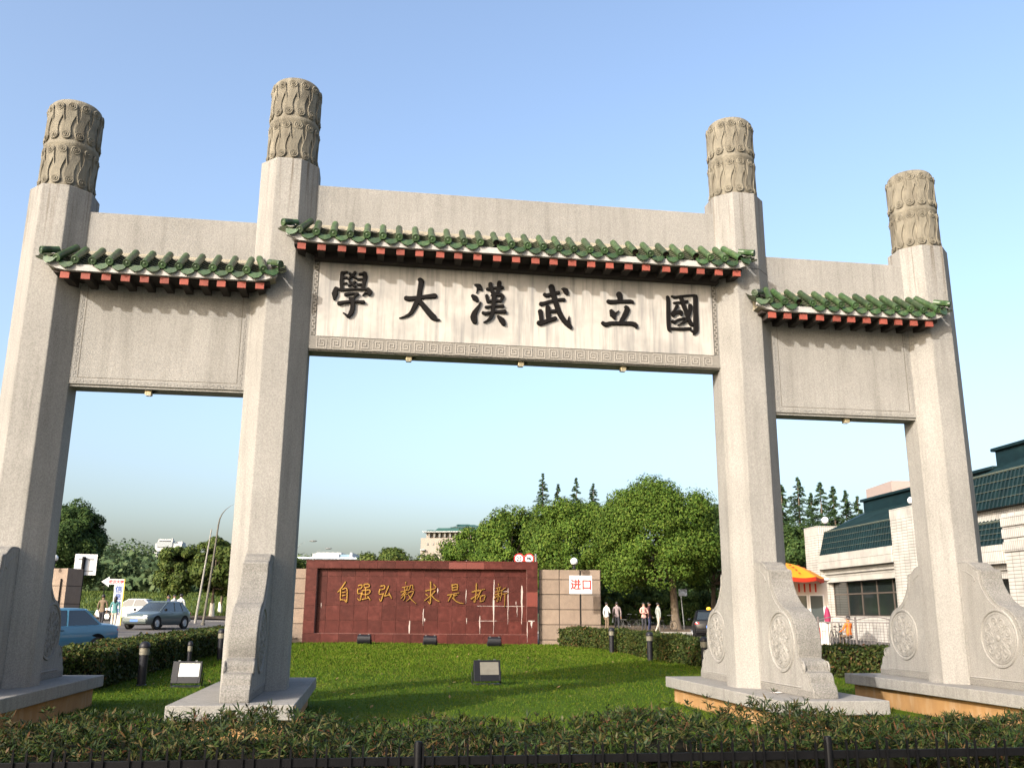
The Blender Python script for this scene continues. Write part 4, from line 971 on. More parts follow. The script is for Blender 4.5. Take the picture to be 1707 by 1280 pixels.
for k in range(150):
    px = RNG.uniform(60, 330); D = RNG.uniform(105, 150); b = gpt(px, D); s = RNG.uniform(1.6, 3.4); q = rand_dirs(110); q = q[q[:, 2] > -.4]
    P.append(np.array([b[0], b[1], b[2]+1.4+s*.6])+q*s*RNG.uniform(.8, 1.1, (len(q), 1))); Nn.append(q+.5*RNG.normal(size=q.shape)+np.array([0, 0, .3]))
P = np.vstack(P); o = leaf_mesh('scrub_thicket', P, np.vstack(Nn), .8*RNG.uniform(.6, 1.3, len(P)), .6, LEAF_HILL); tag(o, 'green thicket at the foot of the wooded hill', 'thicket', kind='stuff')
bank = lambda x, y: g(x, y)+1.7*sstep(66, 100, y)
sheet('grass_bank', list(np.linspace(-60, 0, 31)), list(np.linspace(63, 112, 25)), bank, mat('bank_grass', (0.055, 0.095, 0.022), .95, .3, .5, .5, 8), 0.01)
P = np.stack([RNG.uniform(-50, -3, 26000), RNG.uniform(63.5, 108, 26000), np.zeros(26000)], 1); P[:, 2] = [bank(a, b)+.12 for a, b in P[:, :2]]
o = leaf_mesh('bank_tufts', P, RNG.normal(size=P.shape)*np.array([1, 1, .35]), .45, .12, LEAF_OLIVE, along=np.tile([0, 0, 1.0], (len(P), 1))+.3*RNG.normal(size=P.shape)); tag(o, 'long rough grass on the bank behind the white car', 'grass', kind='stuff')
# far kerb, earth strip under the right-hand trees
mb = MB(); A_, B_ = gpt(120, 66), gpt(470, 62)
n = 20
for i in range(n):
    a = np.array(A_)+(np.array(B_)-np.array(A_))*i/n; b = np.array(A_)+(np.array(B_)-np.array(A_))*(i+.96)/n
    mb.loft([[(a[0], a[1], a[2]-.05), (a[0], a[1]+.18, a[2]-.05), (a[0], a[1]+.18, a[2]+.13), (a[0], a[1], a[2]+.13)], [(b[0], b[1], b[2]-.05), (b[0], b[1]+.18, b[2]-.05), (b[0], b[1]+.18, b[2]+.13), (b[0], b[1], b[2]+.13)]])
structure(mb.build('far_kerb', CONCRETE))
vx = [A_[0]-20, A_[0], (A_[0]+B_[0])/2, B_[0], 0]
sheet('verge', list(np.linspace(-45, 2, 16)), list(np.linspace(55.8, 63.2, 5)), g, EARTH, .10)
sheet('tree_strip', list(np.linspace(5, 34, 12)), list(np.linspace(39.0, 63, 8)), g, EARTH, .09)
mb = MB(); 
for i in range(12):
    xa, xb = 5+29*i/12, 5+29*(i+.97)/12; z_ = g(10, 39); mb.box(xa, xb, 38.8, 39.0, z_-.05, z_+.11)
structure(mb.build('near_kerb', CONCRETE))

# ================================================================ clipped hedges
def smooth_path(path, step=.5):
    P = [np.array(p, float) for p in path]; out = []
    for i in range(len(P)-1):
        p0, p1, p2, p3 = P[max(i-1, 0)], P[i], P[i+1], P[min(i+2, len(P)-1)]; n = max(2, int(np.linalg.norm(p2-p1)/step))
        for k in range(n):
            t = k/n; out.append(.5*((2*p1)+(p2-p0)*t+(2*p0-5*p1+4*p2-p3)*t*t+(3*p1-p0-3*p2+p3)*t**3))
    return np.array(out+[P[-1]])
def hedge(path, w, h, dens, label, leaf=.085, name='clipped_hedge'):
    pts = smooth_path(path); d = unit(np.gradient(pts, axis=0)); nn = np.stack([-d[:, 1], d[:, 0]], 1)
    s = np.concatenate([[0], np.cumsum(np.linalg.norm(np.diff(pts, axis=0), axis=1))]); tot = s[-1]
    b0 = (float(pts[0][0]), float(pts[0][1]), g(*pts[0])); t = thing(name, label, 'hedge', b0)
    rings = []
    for p, q in zip(pts, nn):
        z0 = g(*p); a_, b_ = p+q*(w/2-.12), p-q*(w/2-.12); rings.append([(a_[0], a_[1], z0), (b_[0], b_[1], z0), (b_[0], b_[1], z0+h-.12), (a_[0], a_[1], z0+h-.12)])
    mb = MB(); mb.loft(rings); mb.v = [(x-b0[0], y-b0[1], z-b0[2]) for x, y, z in mb.v]; mb.build('light_block_core', HEDGECORE, t)  # solid core added to block light, inner shade in its colour
    n = int(dens*tot); q = RNG.uniform(0, tot, n); ix = lambda arr: np.stack([np.interp(q, s, arr[:, 0]), np.interp(q, s, arr[:, 1])], 1)
    c = ix(pts); nv = unit(ix(nn)); peri = 2*h+w; u = RNG.uniform(0, peri, n)
    off = np.where(u < h, -w/2, np.where(u < h+w, u-h-w/2, w/2)); zz = np.where(u < h, u, np.where(u < h+w, h, peri-u)); topm = (u >= h) & (u < h+w)
    bump = .05*np.sin(q*2.3+off*3)+.035*np.sin(q*6.1+zz*5)
    xy = c+nv*(off*(1+bump)-.05*RNG.uniform(0, 1, n)*np.sign(off))[:, None]; z0 = np.array([g(*k) for k in xy])
    P = np.column_stack([xy, z0+zz*(1+bump*.8)])+RNG.normal(size=(n, 3))*.032
    sd = np.sign(off)*(~topm); nr = np.column_stack([nv[:, 0]*sd, nv[:, 1]*sd, topm*1.0])+.75*RNG.normal(size=(n, 3))
    leaf_mesh('foliage', P, nr, leaf*RNG.uniform(.6, 1.4, n), leaf*.6, LEAF_HEDGE, t, b0)['kind'] = 'stuff'
hedge(HL, 1.15, .74, 2600, 'clipped hedge between the left pillars and the road')
hedge(HR, 1.15, .74, 2600, 'clipped hedge from the granite wall round behind the right pillars')

# ================================================================ lawn blades
n = 150000
y = -7.2+32*RNG.uniform(0, 1, n)**1.25; P = np.zeros((n, 3)); lr = np.array([lawn_edges(q) for q in np.linspace(-7.4, 25.2, 200)])
idx = np.clip(((y+7.4)/32.6*199).astype(int), 0, 199); l, r = np.clip(lr[idx, 0], -11, 0), np.clip(lr[idx, 1], 0, 12)
x = l+(r-l)*RNG.uniform(0, 1, n); hgt = RNG.uniform(.025, .065, n)*(1+y.clip(0)/25)
P = np.column_stack([x, y, [gl(a, b) for a, b in zip(x, y)]+hgt*.4])
near_wall = (P[:, :2]-WC[:2])@wn_[:2] > .3
o = leaf_mesh('lawn_grass', P[near_wall], (RNG.normal(size=P.shape)*np.array([1, 1, .3]))[near_wall], hgt[near_wall], .010*(1+y.clip(0)/12)[near_wall], BLADES, along=(np.tile([0, 0, 1.0], (n, 1))+.45*RNG.normal(size=(n, 3)))[near_wall])
tag(o, 'short mown grass of the lawn behind the gate', 'grass', kind='stuff')
# fallen leaf scraps on the lawn
n = 260; P = np.column_stack([RNG.uniform(-8, 9, n), RNG.uniform(-5, 24, n), np.zeros(n)]); P[:, 2] = [gl(x_, y_)+.045 for x_, y_ in P[:, :2]]
P = P[[lawn_edges(q[1])[0]+1 < q[0] < lawn_edges(q[1])[1]-1 for q in P]]
o = leaf_mesh('fallen_leaves', P, RNG.normal(size=P.shape)*.4+np.array([0, 0, 1.0]), .10*RNG.uniform(.5, 1.2, len(P)), .05, mat('dry_leaf', (0.16, 0.11, 0.045), .9, .3, 8.0)); tag(o, 'dry fallen leaves scattered over the lawn', 'leaves', kind='stuff')
# ================================================================ front shrubs and iron fence
FY0 = -7.25
def shrub_row():
    t = thing('front_shrubbery', 'low shrubbery with narrow leaves and reddish tips behind the iron fence', 'hedge', (0, -6.0, -.5))
    def topz(x, y): return .56+.05*math.sin(x*1.3)+.04*math.sin(x*3.7+1)+.03*math.sin(y*5+x*2)-.05*max(0, abs(y+6.05)-.55)*2
    P, A_, Nn, Ls, Ws = [], [], [], [], []
    stems = MB()
    n = 10500
    xs = RNG.uniform(-8.6, 9.2, n); ys_ = RNG.uniform(-7.10, -5.0, n)
    for x, y in zip(xs, ys_):
        h = topz(x, y)
        front = RNG.uniform() < .42
        if front: y = RNG.uniform(-7.12, -6.75); z = RNG.uniform(.05, h)
        else: z = h*RNG.uniform(.82, 1.16)
        if RNG.uniform() < .03: z += .10
        k = RNG.integers(7, 13); ax = np.array([RNG.normal()*.35, RNG.normal()*.35-(.5 if front else .12), 1.0]); ax = unit(ax)
        a = np.cross(ax, [.3, .8, .1]); a = unit(a); b = np.cross(ax, a)
        ph = RNG.uniform(0, 6.28); Lf = RNG.uniform(.055, .115)
        for i in range(k):
            q = ph+2.4*i; el = RNG.uniform(.25, .95); d = unit(ax*el+(a*math.cos(q)+b*math.sin(q)))
            c = np.array([x, y+6.0, z])+ax*(-.05*RNG.uniform())+d*Lf*.45
            P.append(c); A_.append(d); Nn.append(np.cross(d, np.cross(ax, d))+.3*RNG.normal(size=3)); Ls.append(Lf*RNG.uniform(.7, 1.2)); Ws.append(RNG.uniform(.011, .021))
    leaf_mesh('leaves', np.array(P), np.array(Nn), np.array(Ls), np.array(Ws), LEAF_BAMBOO, t, along=np.array(A_))['kind'] = 'stuff'
    for k in range(420):
        x, y = RNG.uniform(-8.6, 9.2), RNG.uniform(-7.1, -5.2)+6.0; h = topz(x, y-6)*RNG.uniform(.75, 1.12); lx, ly = RNG.normal()*.07, RNG.normal()*.05
        stems.tube([(x, y, 0), (x+lx*.5, y+ly*.4, h*.5), (x+lx, y+ly, h)], [.006, .005, .003], 4, False)
    stems.build('stems', TWIG, t)['kind'] = 'stuff'
    MB().box(-8.6, 9.2, -.95, .85, 0, .40).build('undergrowth_shade_box', HEDGECORE, t)  # solid dark box added for the shade between the stems
shrub_row()
def iron_fence():
    t = thing('iron_fence', 'low black iron fence with paired pickets along the front shrubbery', 'fence', (0, FY0, -.415))
    xa, xb = -8.8, 9.6
    MB().box(xa, xb, -.012, .012, .37, .435).build('rail', BLACKMETAL, t, bevel=.004)
    MB().box(xa, xb, -.010, .010, .235, .262).build('rail', BLACKMETAL, t)
    MB().box(xa, xb, -.010, .010, .06, .10).build('rail', BLACKMETAL, t)
    src = None
    k = 0; x = xa+.1
    while x < xb:
        for dx in (0, .085):
            if src is None:
                mb = MB().box(-.008, .008, -.028, -.013, .02, .505); mb.box(-.004, .004, -.024, -.017, .505, .525); src = mb.build('picket', BLACKMETAL, t); src.location = (x+dx, 0, 0)
            else: inst(src, t, (x+dx+random.uniform(-.004, .004), 0, random.uniform(-.008, .008)), (0, random.uniform(-.012, .012), 0), name='picket')
        x += .272
    src = None
    xp = float(at_y(697, 1257, FY0)[0]); xq = float(at_y(1381, 1250, FY0)[0])
    for x in (2*xp-xq, xp, xq, 2*xq-xp):
        if src is None:
            src = MB().lathe([(.034, 0), (.034, .53), (.028, .545), (.006, .55)], 12).build('post', BLACKMETAL, t, smooth=40); src.location = (x, 0, 0)
        else: inst(src, t, (x, 0, 0), name='post')
iron_fence()

# ================================================================ people
SKIN = mat('skin', (0.26, 0.145, 0.095), .6, .05); HAIR = mat('black_hair', (0.012, 0.010, 0.010), .5, .1); SHOE = mat('dark_shoe', (0.03, 0.025, 0.025), .6, .1)
def cloth(name, col): return mat('cloth_'+name, col, .85, .12, 6.0, .2, 40)
def person(px, D, label, rz, shirt, trousers, pose='stand', long_hair=False, z_off=0.0, height=1.70, arms='down', extra=None, long_sleeve=True):
    p = gpt(px, D); t = thing('person', label, 'person', (p[0], p[1], p[2]+z_off), rz, 'people')
    k = height/1.70
    sit = pose == 'sit'; st = .22 if pose == 'walk' else .02
    hipz = .50 if sit else .92
    J = {'pel': (0, 0, hipz, .135, .105), 'waist': (0, 0, hipz+.17, .125, .095), 'chest': (0, 0, hipz+.36, .155, .105), 'upper': (0, .01, hipz+.48, .12, .085), 'neck': (0, 0, hipz+.57, .055, .055), 'skull': (0, -.015, hipz+.67, .078, .092), 'crown': (0, -.005, hipz+.76, .070, .082)}
    for s, n in ((-1, 'l'), (1, 'r')):
        J['sh'+n] = (s*.185, .01, hipz+.47, .062, .058)
        if arms == 'down': el, wr = (s*.235, .03*s, hipz+.20), (s*.235, -.06-.05*s, hipz-.03)
        elif arms == 'crossed': el, wr = (s*.25, -.06, hipz+.22), (-s*.05, -.20, hipz+.20)
        elif arms == 'one_front': el, wr = ((s*.24, -.03, hipz+.20), (s*.10, -.22, hipz+.18)) if s < 0 else ((s*.24, .04, hipz+.20), (s*.25, -.02, hipz-.04))
        else: el, wr = (s*.23, -.12, hipz+.22), (s*.14, -.34, hipz+.16)
        J['el'+n] = (*el, .046, .044); J['wr'+n] = (*wr, .030, .026)
        d = np.array(wr)-np.array(el); d = d/np.linalg.norm(d); J['hd'+n] = (*(np.array(wr)+d*.08), .032, .020)
        if sit: kn, an, to = (s*.12, -.42, .50), (s*.12, -.42, .09), (s*.13, -.55, .03)
        else: kn, an, to = (s*.095, -.03-s*st*.35, .50), (s*.10, .02-s*st*1.0+(.06 if s > 0 and st > .1 else 0), .09), (s*.11, -.12-s*st*1.0, .03)
        J['hip'+n] = (s*.085, 0, hipz-.06, .088, .088); J['kn'+n] = (*kn, .060, .060); J['an'+n] = (*an, .046, .046); J['to'+n] = (*to, .038, .03)
    E_ = [('pel', 'waist', 'S'), ('waist', 'chest', 'S'), ('chest', 'upper', 'S'), ('upper', 'neck', 'S'), ('neck', 'skull', 'K'), ('skull', 'crown', 'K')]
    for n in 'lr': E_ += [('upper', 'sh'+n, 'S'), ('sh'+n, 'el'+n, 'S'), ('el'+n, 'wr'+n, 'S' if long_sleeve else 'K'), ('wr'+n, 'hd'+n, 'K'), ('pel', 'hip'+n, 'T'), ('hip'+n, 'kn'+n, 'T'), ('kn'+n, 'an'+n, 'T'), ('an'+n, 'to'+n, 'F')]
    names = list(J); idx = {n: i for i, n in enumerate(names)}
    me = bpy.data.meshes.new('skeleton'); me.from_pydata([tuple(c*k for c in J[n][:3]) for n in names], [(idx[a], idx[b]) for a, b, _ in E_], [])
    o = bpy.data.objects.new('skeleton', me); COL.objects.link(o)
    sk = o.modifiers.new('skin', 'SKIN'); sk.use_smooth_shade = True
    for n, sv in zip(names, me.skin_vertices[0].data): sv.radius = (J[n][3]*k, J[n][4]*k); sv.use_root = n == 'pel'
    ss = o.modifiers.new('sub', 'SUBSURF'); ss.levels = 1; ss.render_levels = 1
    dg = bpy.context.evaluated_depsgraph_get(); m2 = bpy.data.meshes.new_from_object(o.evaluated_get(dg)); bpy.data.objects.remove(o)
    m2.name = 'body'; m2.materials.clear()
    for m in (shirt, trousers, SKIN, SHOE): m2.materials.append(m)
    mi = {'S': 0, 'T': 1, 'K': 2, 'F': 3}
    A = np.array([J[a][:3] for a, _, _ in E_])*k; B = np.array([J[b][:3] for _, b, _ in E_])*k; BA = B-A; L2 = (BA**2).sum(1)
    rad = np.array([(J[a][3]+J[b][3])/2 for a, b, _ in E_])*k
    for pl in m2.polygons:
        c = np.array(pl.center); tt = np.clip(((c-A)*BA).sum(1)/L2, 0, 1); dd = np.linalg.norm(c-(A+tt[:, None]*BA), axis=1)-rad
        lab = E_[int(dd.argmin())][2]
        if lab in 'ST' and not sit: lab = 'S' if c[2] > (hipz-.05)*k or abs(c[0]) > .19*k else 'T'
        pl.material_index = mi[lab]; pl.use_smooth = True
    # fingers, nose and ears grown onto the same mesh
    bm = bmesh.new(); bm.from_mesh(m2); mb = MB()
    for n in 'lr':
        h = np.array(J['hd'+n][:3])*k; d = h-np.array(J['wr'+n][:3])*k; d = d/np.linalg.norm(d); side = np.cross(d, [0, 1, .01]); side = side/np.linalg.norm(side)
        for f, (q, ln) in enumerate(((-.026, .055), (-.009, .068), (.009, .064), (.026, .05))):
            a = h+side*q*k+d*.015; mb.tube([a, a+d*ln*.55*k, a+d*ln*k+np.array([0, -.012, 0])], [.009*k, .0085*k, .006*k], 5)
        mb.tube([h-d*.03+side*.03, h+d*.012+side*.052], [.011*k, .008*k], 5)
    hz = (hipz+.68)*k
    mb.ball((0, -.108*k, hz), (.013*k, .018*k, .02*k), 6, 4)
    for s in (-1, 1): mb.ball((s*.080*k, .0, hz), (.012*k, .02*k, .03*k), 6, 4)
    for v in mb.v: bm.verts.new(v)
    bm.verts.ensure_lookup_table(); n0 = len(m2.vertices)
    for f in mb.f:
        try: nf = bm.faces.new([bm.verts[n0+i] for i in f]); nf.material_index = 2; nf.smooth = True
        except ValueError: pass
    bm.to_mesh(m2); bm.free()
    b = bpy.data.objects.new('body', m2); link(b, t)
    hb = MB(); hb.ball((0, .022*k, (hipz+.735)*k), (.092*k, .100*k, .092*k), 14, 9)
    if long_hair: hb.tube([(0, .05*k, (hipz+.72)*k), (0, .085*k, (hipz+.58)*k), (0, .08*k, (hipz+.44)*k)], [.095*k, .085*k, .03*k], 9)
    hb.build('hair', HAIR, t, smooth=70)
    f = MB()
    for s in (-1, 1): f.ball((s*.033*k, -.094*k, hz+.015*k), (.012*k, .008*k, .007*k), 6, 4)
    f.box(-.022*k, .022*k, -.106*k, -.094*k, hz-.055*k, hz-.047*k); f.build('face_features', HAIR, t)
    if extra: extra(t, k, J)
    return t
W_SHIRT = cloth('white', (0.42, 0.42, 0.41)); DARKT = cloth('dark', (0.022, 0.022, 0.028)); TAN = cloth('tan', (0.12, 0.085, 0.055)); TEAL = cloth('teal', (0.06, 0.16, 0.165)); CREAM = cloth('cream', (0.34, 0.31, 0.26))
PINK = cloth('pink', (0.50, 0.26, 0.22)); MAUVE = cloth('mauve', (0.19, 0.15, 0.15)); MAROON = cloth('maroon', (0.035, 0.012, 0.014)); SAGE = cloth('sage', (0.22, 0.235, 0.215)); ORANGE = cloth('orange', (0.55, 0.13, 0.015)); NAVY = cloth('navy', (0.02, 0.025, 0.06))
def bag(t, k, J):
    w = np.array(J['wrr'][:3])*k; MB().loft([[(w[0]-.02, w[1]-.10, w[2]-.38), (w[0]+.08, w[1]-.10, w[2]-.38), (w[0]+.08, w[1]+.12, w[2]-.38), (w[0]-.02, w[1]+.12, w[2]-.38)], [(w[0], w[1]-.07, w[2]-.10), (w[0]+.05, w[1]-.07, w[2]-.10), (w[0]+.05, w[1]+.08, w[2]-.10), (w[0], w[1]+.08, w[2]-.10)]]).build('carried_bag', SAGE, t, bevel=.01)
def coat(t, k, J):
    MB().loft([[(.02, -.26, .78), (.26, -.22, .74), (.28, -.08, .74), (.05, -.10, .78)], [(.0, -.27, 1.12), (.24, -.24, 1.10), (.26, -.10, 1.12), (.02, -.12, 1.14)]]).build('carried_coat', NAVY, t, bevel=.02)
person(167, 48, 'man in a tan shirt and black trousers walking away beside the road', R(170), TAN, DARKT, 'walk', arms='down', height=1.72)
person(188, 47.5, 'woman in a teal top and cream trousers with dark hair walking beside the road', R(178), TEAL, CREAM, 'walk', long_hair=True, height=1.64)
person(277, 55, 'dark-clothed person behind the grey-green car, leftmost of the three', R(-60), NAVY, DARKT, arms='down')
person(287, 56, 'person in a white shirt behind the grey-green car, middle of the three', R(40), W_SHIRT, DARKT, arms='down', height=1.72)
person(298, 54, 'man in a white shirt behind the grey-green car, rightmost of the three', R(160), W_SHIRT, TAN, arms='down', height=1.78)
person(1012, 56.5, 'person in a white shirt carrying a coat next to the granite wall', R(120), W_SHIRT, TAN, arms='one_front', extra=coat, height=1.74)
person(1029, 57, 'man in a mauve shirt and dark trousers with a bag, seen from behind', R(160), MAUVE, DARKT, 'walk', extra=bag, height=1.76)
person(1074, 55, 'man in a pink shirt with folded arms facing the gate', R(10), PINK, DARKT, arms='crossed', height=1.74)
person(1083, 57.5, 'person in a dark maroon top behind the man in pink', R(60), MAROON, NAVY, arms='down', height=1.76)
person(1098, 55.5, 'person in a grey shirt and cream trousers walking beside the trees', R(100), SAGE, CREAM, 'walk', height=1.74)
ps = person(1417, 39.2, 'seated person in an orange vest behind the steel railing', R(200), ORANGE, TAN, 'sit', arms='front')
MB().lathe([(.17, 0), (.16, .02), (.04, .04), (.04, .40), (.18, .42), (.18, .45), (.02, .455)], 12).build('stool', DARKGREY, ps)

# ================================================================ cars
RUBBER = mat('tyre_rubber', (0.02, 0.02, 0.02), .85, .1); RIM = mat('alloy_rim', (0.45, 0.45, 0.46), .35, .05, metal=.7); CARGLASS = glass_mat('car_glass', (0.02, 0.026, 0.03), .06)
HEADL = mat('headlamp', (0.62, 0.62, 0.60), .1, .05, spec=.9); TAILL = mat('tail_lamp', (0.45, 0.01, 0.01), .2, .05, spec=.8); PLATE = mat('blue_plate', (0.04, 0.12, 0.42), .5, .05)
def car(px, D, label, rz, paint, kind='sedan', name='parked_car', dz=0.0):
    p = gpt(px, D); t = thing(name, label, 'car', (p[0], p[1], p[2]+.005+dz), rz, 'cars')
    if kind == 'hatch': ST = [(2.02, .40, .60, .60), (1.97, .30, .68, .74), (1.75, .22, .76, .81), (1.3, .20, .83, .83), (.85, .20, .90, .84), (0, .20, .93, .84), (-1.0, .20, .95, .84), (-1.6, .22, .95, .82), (-1.85, .26, .92, .78), (-1.97, .34, .85, .70), (-2.0, .42, .72, .62)]; GB, GT = (.92, -1.82), (.10, -1.25); ax = (1.25, -1.27)
    else: ST = [(2.20, .42, .60, .60), (2.15, .30, .68, .74), (1.9, .22, .76, .81), (1.4, .20, .84, .83), (.90, .20, .91, .84), (0, .20, .94, .85), (-1.0, .20, .96, .85), (-1.55, .20, .98, .84), (-1.9, .24, .97, .81), (-2.12, .28, .93, .76), (-2.18, .40, .80, .66)]; GB, GT = (.95, -1.62), (.18, -1.05); ax = (1.35, -1.30)
    rings = []
    for x, zb_, zt_, w in ST:
        h = [(w*.88, zb_), (w*.98, zb_+.10), (w, zb_+(zt_-zb_)*.45), (w*.985, zb_+(zt_-zb_)*.72), (w*.93, zt_-.04), (w*.80, zt_), (w*.4, zt_+.025)]
        rings.append([(x, -y, z) for y, z in h]+[(x, y, z) for y, z in h[::-1]])
    MB().loft(rings).build('body', paint, t, smooth=40)
    zB, zT = .93, 1.38; wB, wT = .755, .60
    def gring(xa, xb, w, z): return [(xa, -w*.82, z), (xa-.10, -w, z), (xb+.10, -w, z), (xb, -w*.85, z), (xb, w*.85, z), (xb+.10, w, z), (xa-.10, w, z), (xa, w*.82, z)]
    rb, rt = gring(*GB, wB, zB-.06), gring(*GT, wT, zT)
    MB().loft([rb, rt]).build('windows', CARGLASS, t, smooth=30)
    MB().loft([gring(GT[0]+.04, GT[1]-.05, wT+.015, zT-.012), gring(GT[0]-.02, GT[1]+.02, wT-.03, zT+.045), gring(GT[0]-.25, GT[1]+.25, wT-.22, zT+.062)]).build('roof', paint, t, smooth=50)
    for s in (-1, 1):
        a0, a1 = np.array(rb[0 if s < 0 else 7]), np.array(rt[0 if s < 0 else 7]); b0, b1 = np.array(rb[3 if s < 0 else 4]), np.array(rt[3 if s < 0 else 4])
        mx = (GB[0]+GB[1])/2+.05
        posts = [([a0+[-.05, s*.05, 0], a1+[-.05, s*.04, 0]], .035), ([b0+[.08, s*.06, 0], b1+[.08, s*.05, 0]], .06), ([(mx, s*(wB+.0), zB-.05), (mx-.08, s*(wT+.005), zT)], .032)]
        if kind == 'hatch': posts.append(([(mx-.78, s*(wB+.0), zB-.05), (mx-.62, s*(wT+.0), zT)], .035))
        for q, r_ in posts: MB().tube(q, r_, 6).build('window_pillar', paint, t, smooth=50)
    for s in (-1, 1):
        for x in ax:
            mb = MB(); k0 = 0
            mb.lathe([(.16, -.09), (.28, -.095), (.305, -.06), (.305, .06), (.28, .095), (.16, .09)], 20); mb.xf(0, Matrix.Translation((x, s*.755, .305)) @ Matrix.Rotation(math.pi/2, 4, 'X')); w = mb.build('wheel', RUBBER, t, smooth=40)
            mb = MB(); mb.lathe([(.02, 0), (.06, .02), (.13, .0), (.18, .012), (.185, 0), (.185, -.03)], 16)
            for q in range(5): mb.box(-.02, .02, .05, .165, -.005, .014, q*2*math.pi/5, (0, 0))
            mb.xf(0, Matrix.Translation((x, s*.845, .305)) @ Matrix.Rotation(-s*math.pi/2, 4, 'X')); mb.build('rim', RIM, w)
            mb = MB(); mb.lathe([(.02, -.005), (.365, -.005), (.365, .005), (.02, .005)], 24); mb.xf(0, Matrix.Translation((x, s*.838, .33)) @ Matrix.Rotation(math.pi/2, 4, 'X')); mb.build('wheel_arch', BLACKMETAL, t)
        xf, xr = ST[1][0], ST[-2][0]
        MB().ball((xf-.06, s*.56, .645), (.10, .17, .065), 10, 6).build('headlight', HEADL, t, smooth=50)
        MB().ball((xr+.03, s*.57, .79), (.09, .19, .10), 10, 6).build('tail_light', TAILL, t, smooth=50)
        MB().ball((GB[0]-.20, s*.93, .98), (.06, .10, .07), 8, 6).build('mirror', BLACKMETAL if kind == 'hatch' else paint, t, smooth=50)
        MB().box(-.12, .02, s*.842-.012, s*.842+.012, .78, .80).build('door_handle', BLACKMETAL, t)
    xf, xr = ST[1][0], ST[-2][0]
    MB().box(xf-.10, xf+.075, -.70, .70, .36, .50).build('front_bumper', paint, t, bevel=.03); MB().box(xr-.08, xr+.10, -.70, .70, .36, .52).build('rear_bumper', paint, t, bevel=.03)
    MB().box(xf-.02, xf+.025, -.34, .34, .58, .66).build('grille', BLACKMETAL, t)
    MB().box(xf+.076, xf+.086, -.22, .22, .38, .49).build('licence_plate', PLATE, t); MB().box(xr-.095, xr-.081, -.22, .22, .60, .72).build('licence_plate', PLATE, t)
    return t
def paint(name, col, coat=.6): return mat('paint_'+name, col, .32, .05, 2.0, spec=.5 if coat > .3 else .2, coat=coat)
car(261, 49, 'grey-green hatchback driving towards the gate on the left road', R(-112), paint('grey_green', (0.065, 0.085, 0.085)), 'hatch', 'hatchback_car')
car(219, 62, 'white saloon car standing across the road behind the hatchback', R(172), paint('white', (0.48, 0.48, 0.47)), 'sedan', 'saloon_car')
car(63, 27.0, 'light blue saloon car behind the outer left pillar', R(234), paint('light_blue', (0.035, 0.125, 0.20)), 'sedan', 'saloon_car')
tx = car(1183, 45.5, 'black saloon car with an amber roof light beside the right trees', R(72), paint('black', (0.005, 0.005, 0.006), .12), 'sedan', 'saloon_car')
MB().ball((-.55, 0, 1.50), (.10, .13, .09), 10, 6).build('roof_light', mat('amber_plastic', (0.85, 0.40, 0.03), .3, .05), tx, smooth=50)

# ================================================================ bicycles and a motorbike
def bicycle(px, D, rz, label, src=[None]):
    p = gpt(px, D)
    if src[0] is not None: return copy_thing(src[0], p, rz, label)
    t = thing('bicycle', label, 'bicycle', p, rz, 'bicycles')
    for x in (-.52, .52):
        w = MB().torus((x, 0, .34), .325, .018, 'y', 26, 6).build('wheel', RUBBER, t)
        mb = MB(); [mb.tube([(x, 0, .34), (x+.32*math.cos(a), 0, .34+.32*math.sin(a))], .004, 3, False) for a in np.linspace(0, 2*math.pi, 13)[:-1]]; mb.build('spokes', GREYMETAL, w)
    MB().tube([(-.52, 0, .34), (-.15, 0, .30), (-.28, 0, .82), (-.52, 0, .34)], .014, 6).tube([(-.15, 0, .30), (.36, 0, .72), (-.25, 0, .74)], .016, 6).tube([(.52, 0, .34), (.38, 0, .66), (.33, 0, .98)], .014, 6).build('frame', BLACKMETAL, t)
    MB().tube([(.25, -.27, 1.0), (.36, -.12, 1.02), (.34, 0, .98), (.36, .12, 1.02), (.25, .27, 1.0)], .012, 6).build('handlebar', GREYMETAL, t)
    MB().ball((-.29, 0, .86), (.13, .07, .035), 10, 5).build('saddle', BLACKMETAL, t); MB().box(-.70, -.30, -.06, .06, .66, .68).build('carrier', GREYMETAL, t)
    MB().torus((-.15, 0, .30), .09, .012, 'y', 16, 5).tube([(-.15, -.09, .30), (-.05, -.09, .18)], .01, 5).tube([(-.15, .09, .30), (-.25, .09, .42)], .01, 5).build('crankset', GREYMETAL, t)
    src[0] = t; return t
bicycle(1392, 39.8, R(75), 'bicycle behind the railing, left of its pair'); bicycle(1403, 40.2, R(68), 'bicycle behind the railing, right of its pair')
bicycle(1112, 57.5, R(20), 'bicycle leaning beside the big trunk'); bicycle(1053, 60, R(-15), 'bicycle lying in shade behind the man in pink, right of its pair'); bicycle(1044, 60.5, R(10), 'bicycle standing in shade behind the man in pink, left of its pair')
p = gpt(124, 44); t = thing('motorbike', 'motorbike standing left of the litter bin', 'motorbike', p, R(60))
for x in (-.6, .62): MB().torus((x, 0, .30), .25, .055, 'y', 22, 7).build('wheel', RUBBER, t)
MB().loft([[(.25, -.12, .62), (.25, .12, .62), (.25, .10, .86), (.25, -.10, .86)], [(-.15, -.15, .60), (-.15, .15, .60), (-.15, .13, .82), (-.15, -.13, .82)], [(-.75, -.10, .66), (-.75, .10, .66), (-.75, .08, .78), (-.75, -.08, .78)]]).build('tank_and_seat', BLACKMETAL, t, smooth=50)
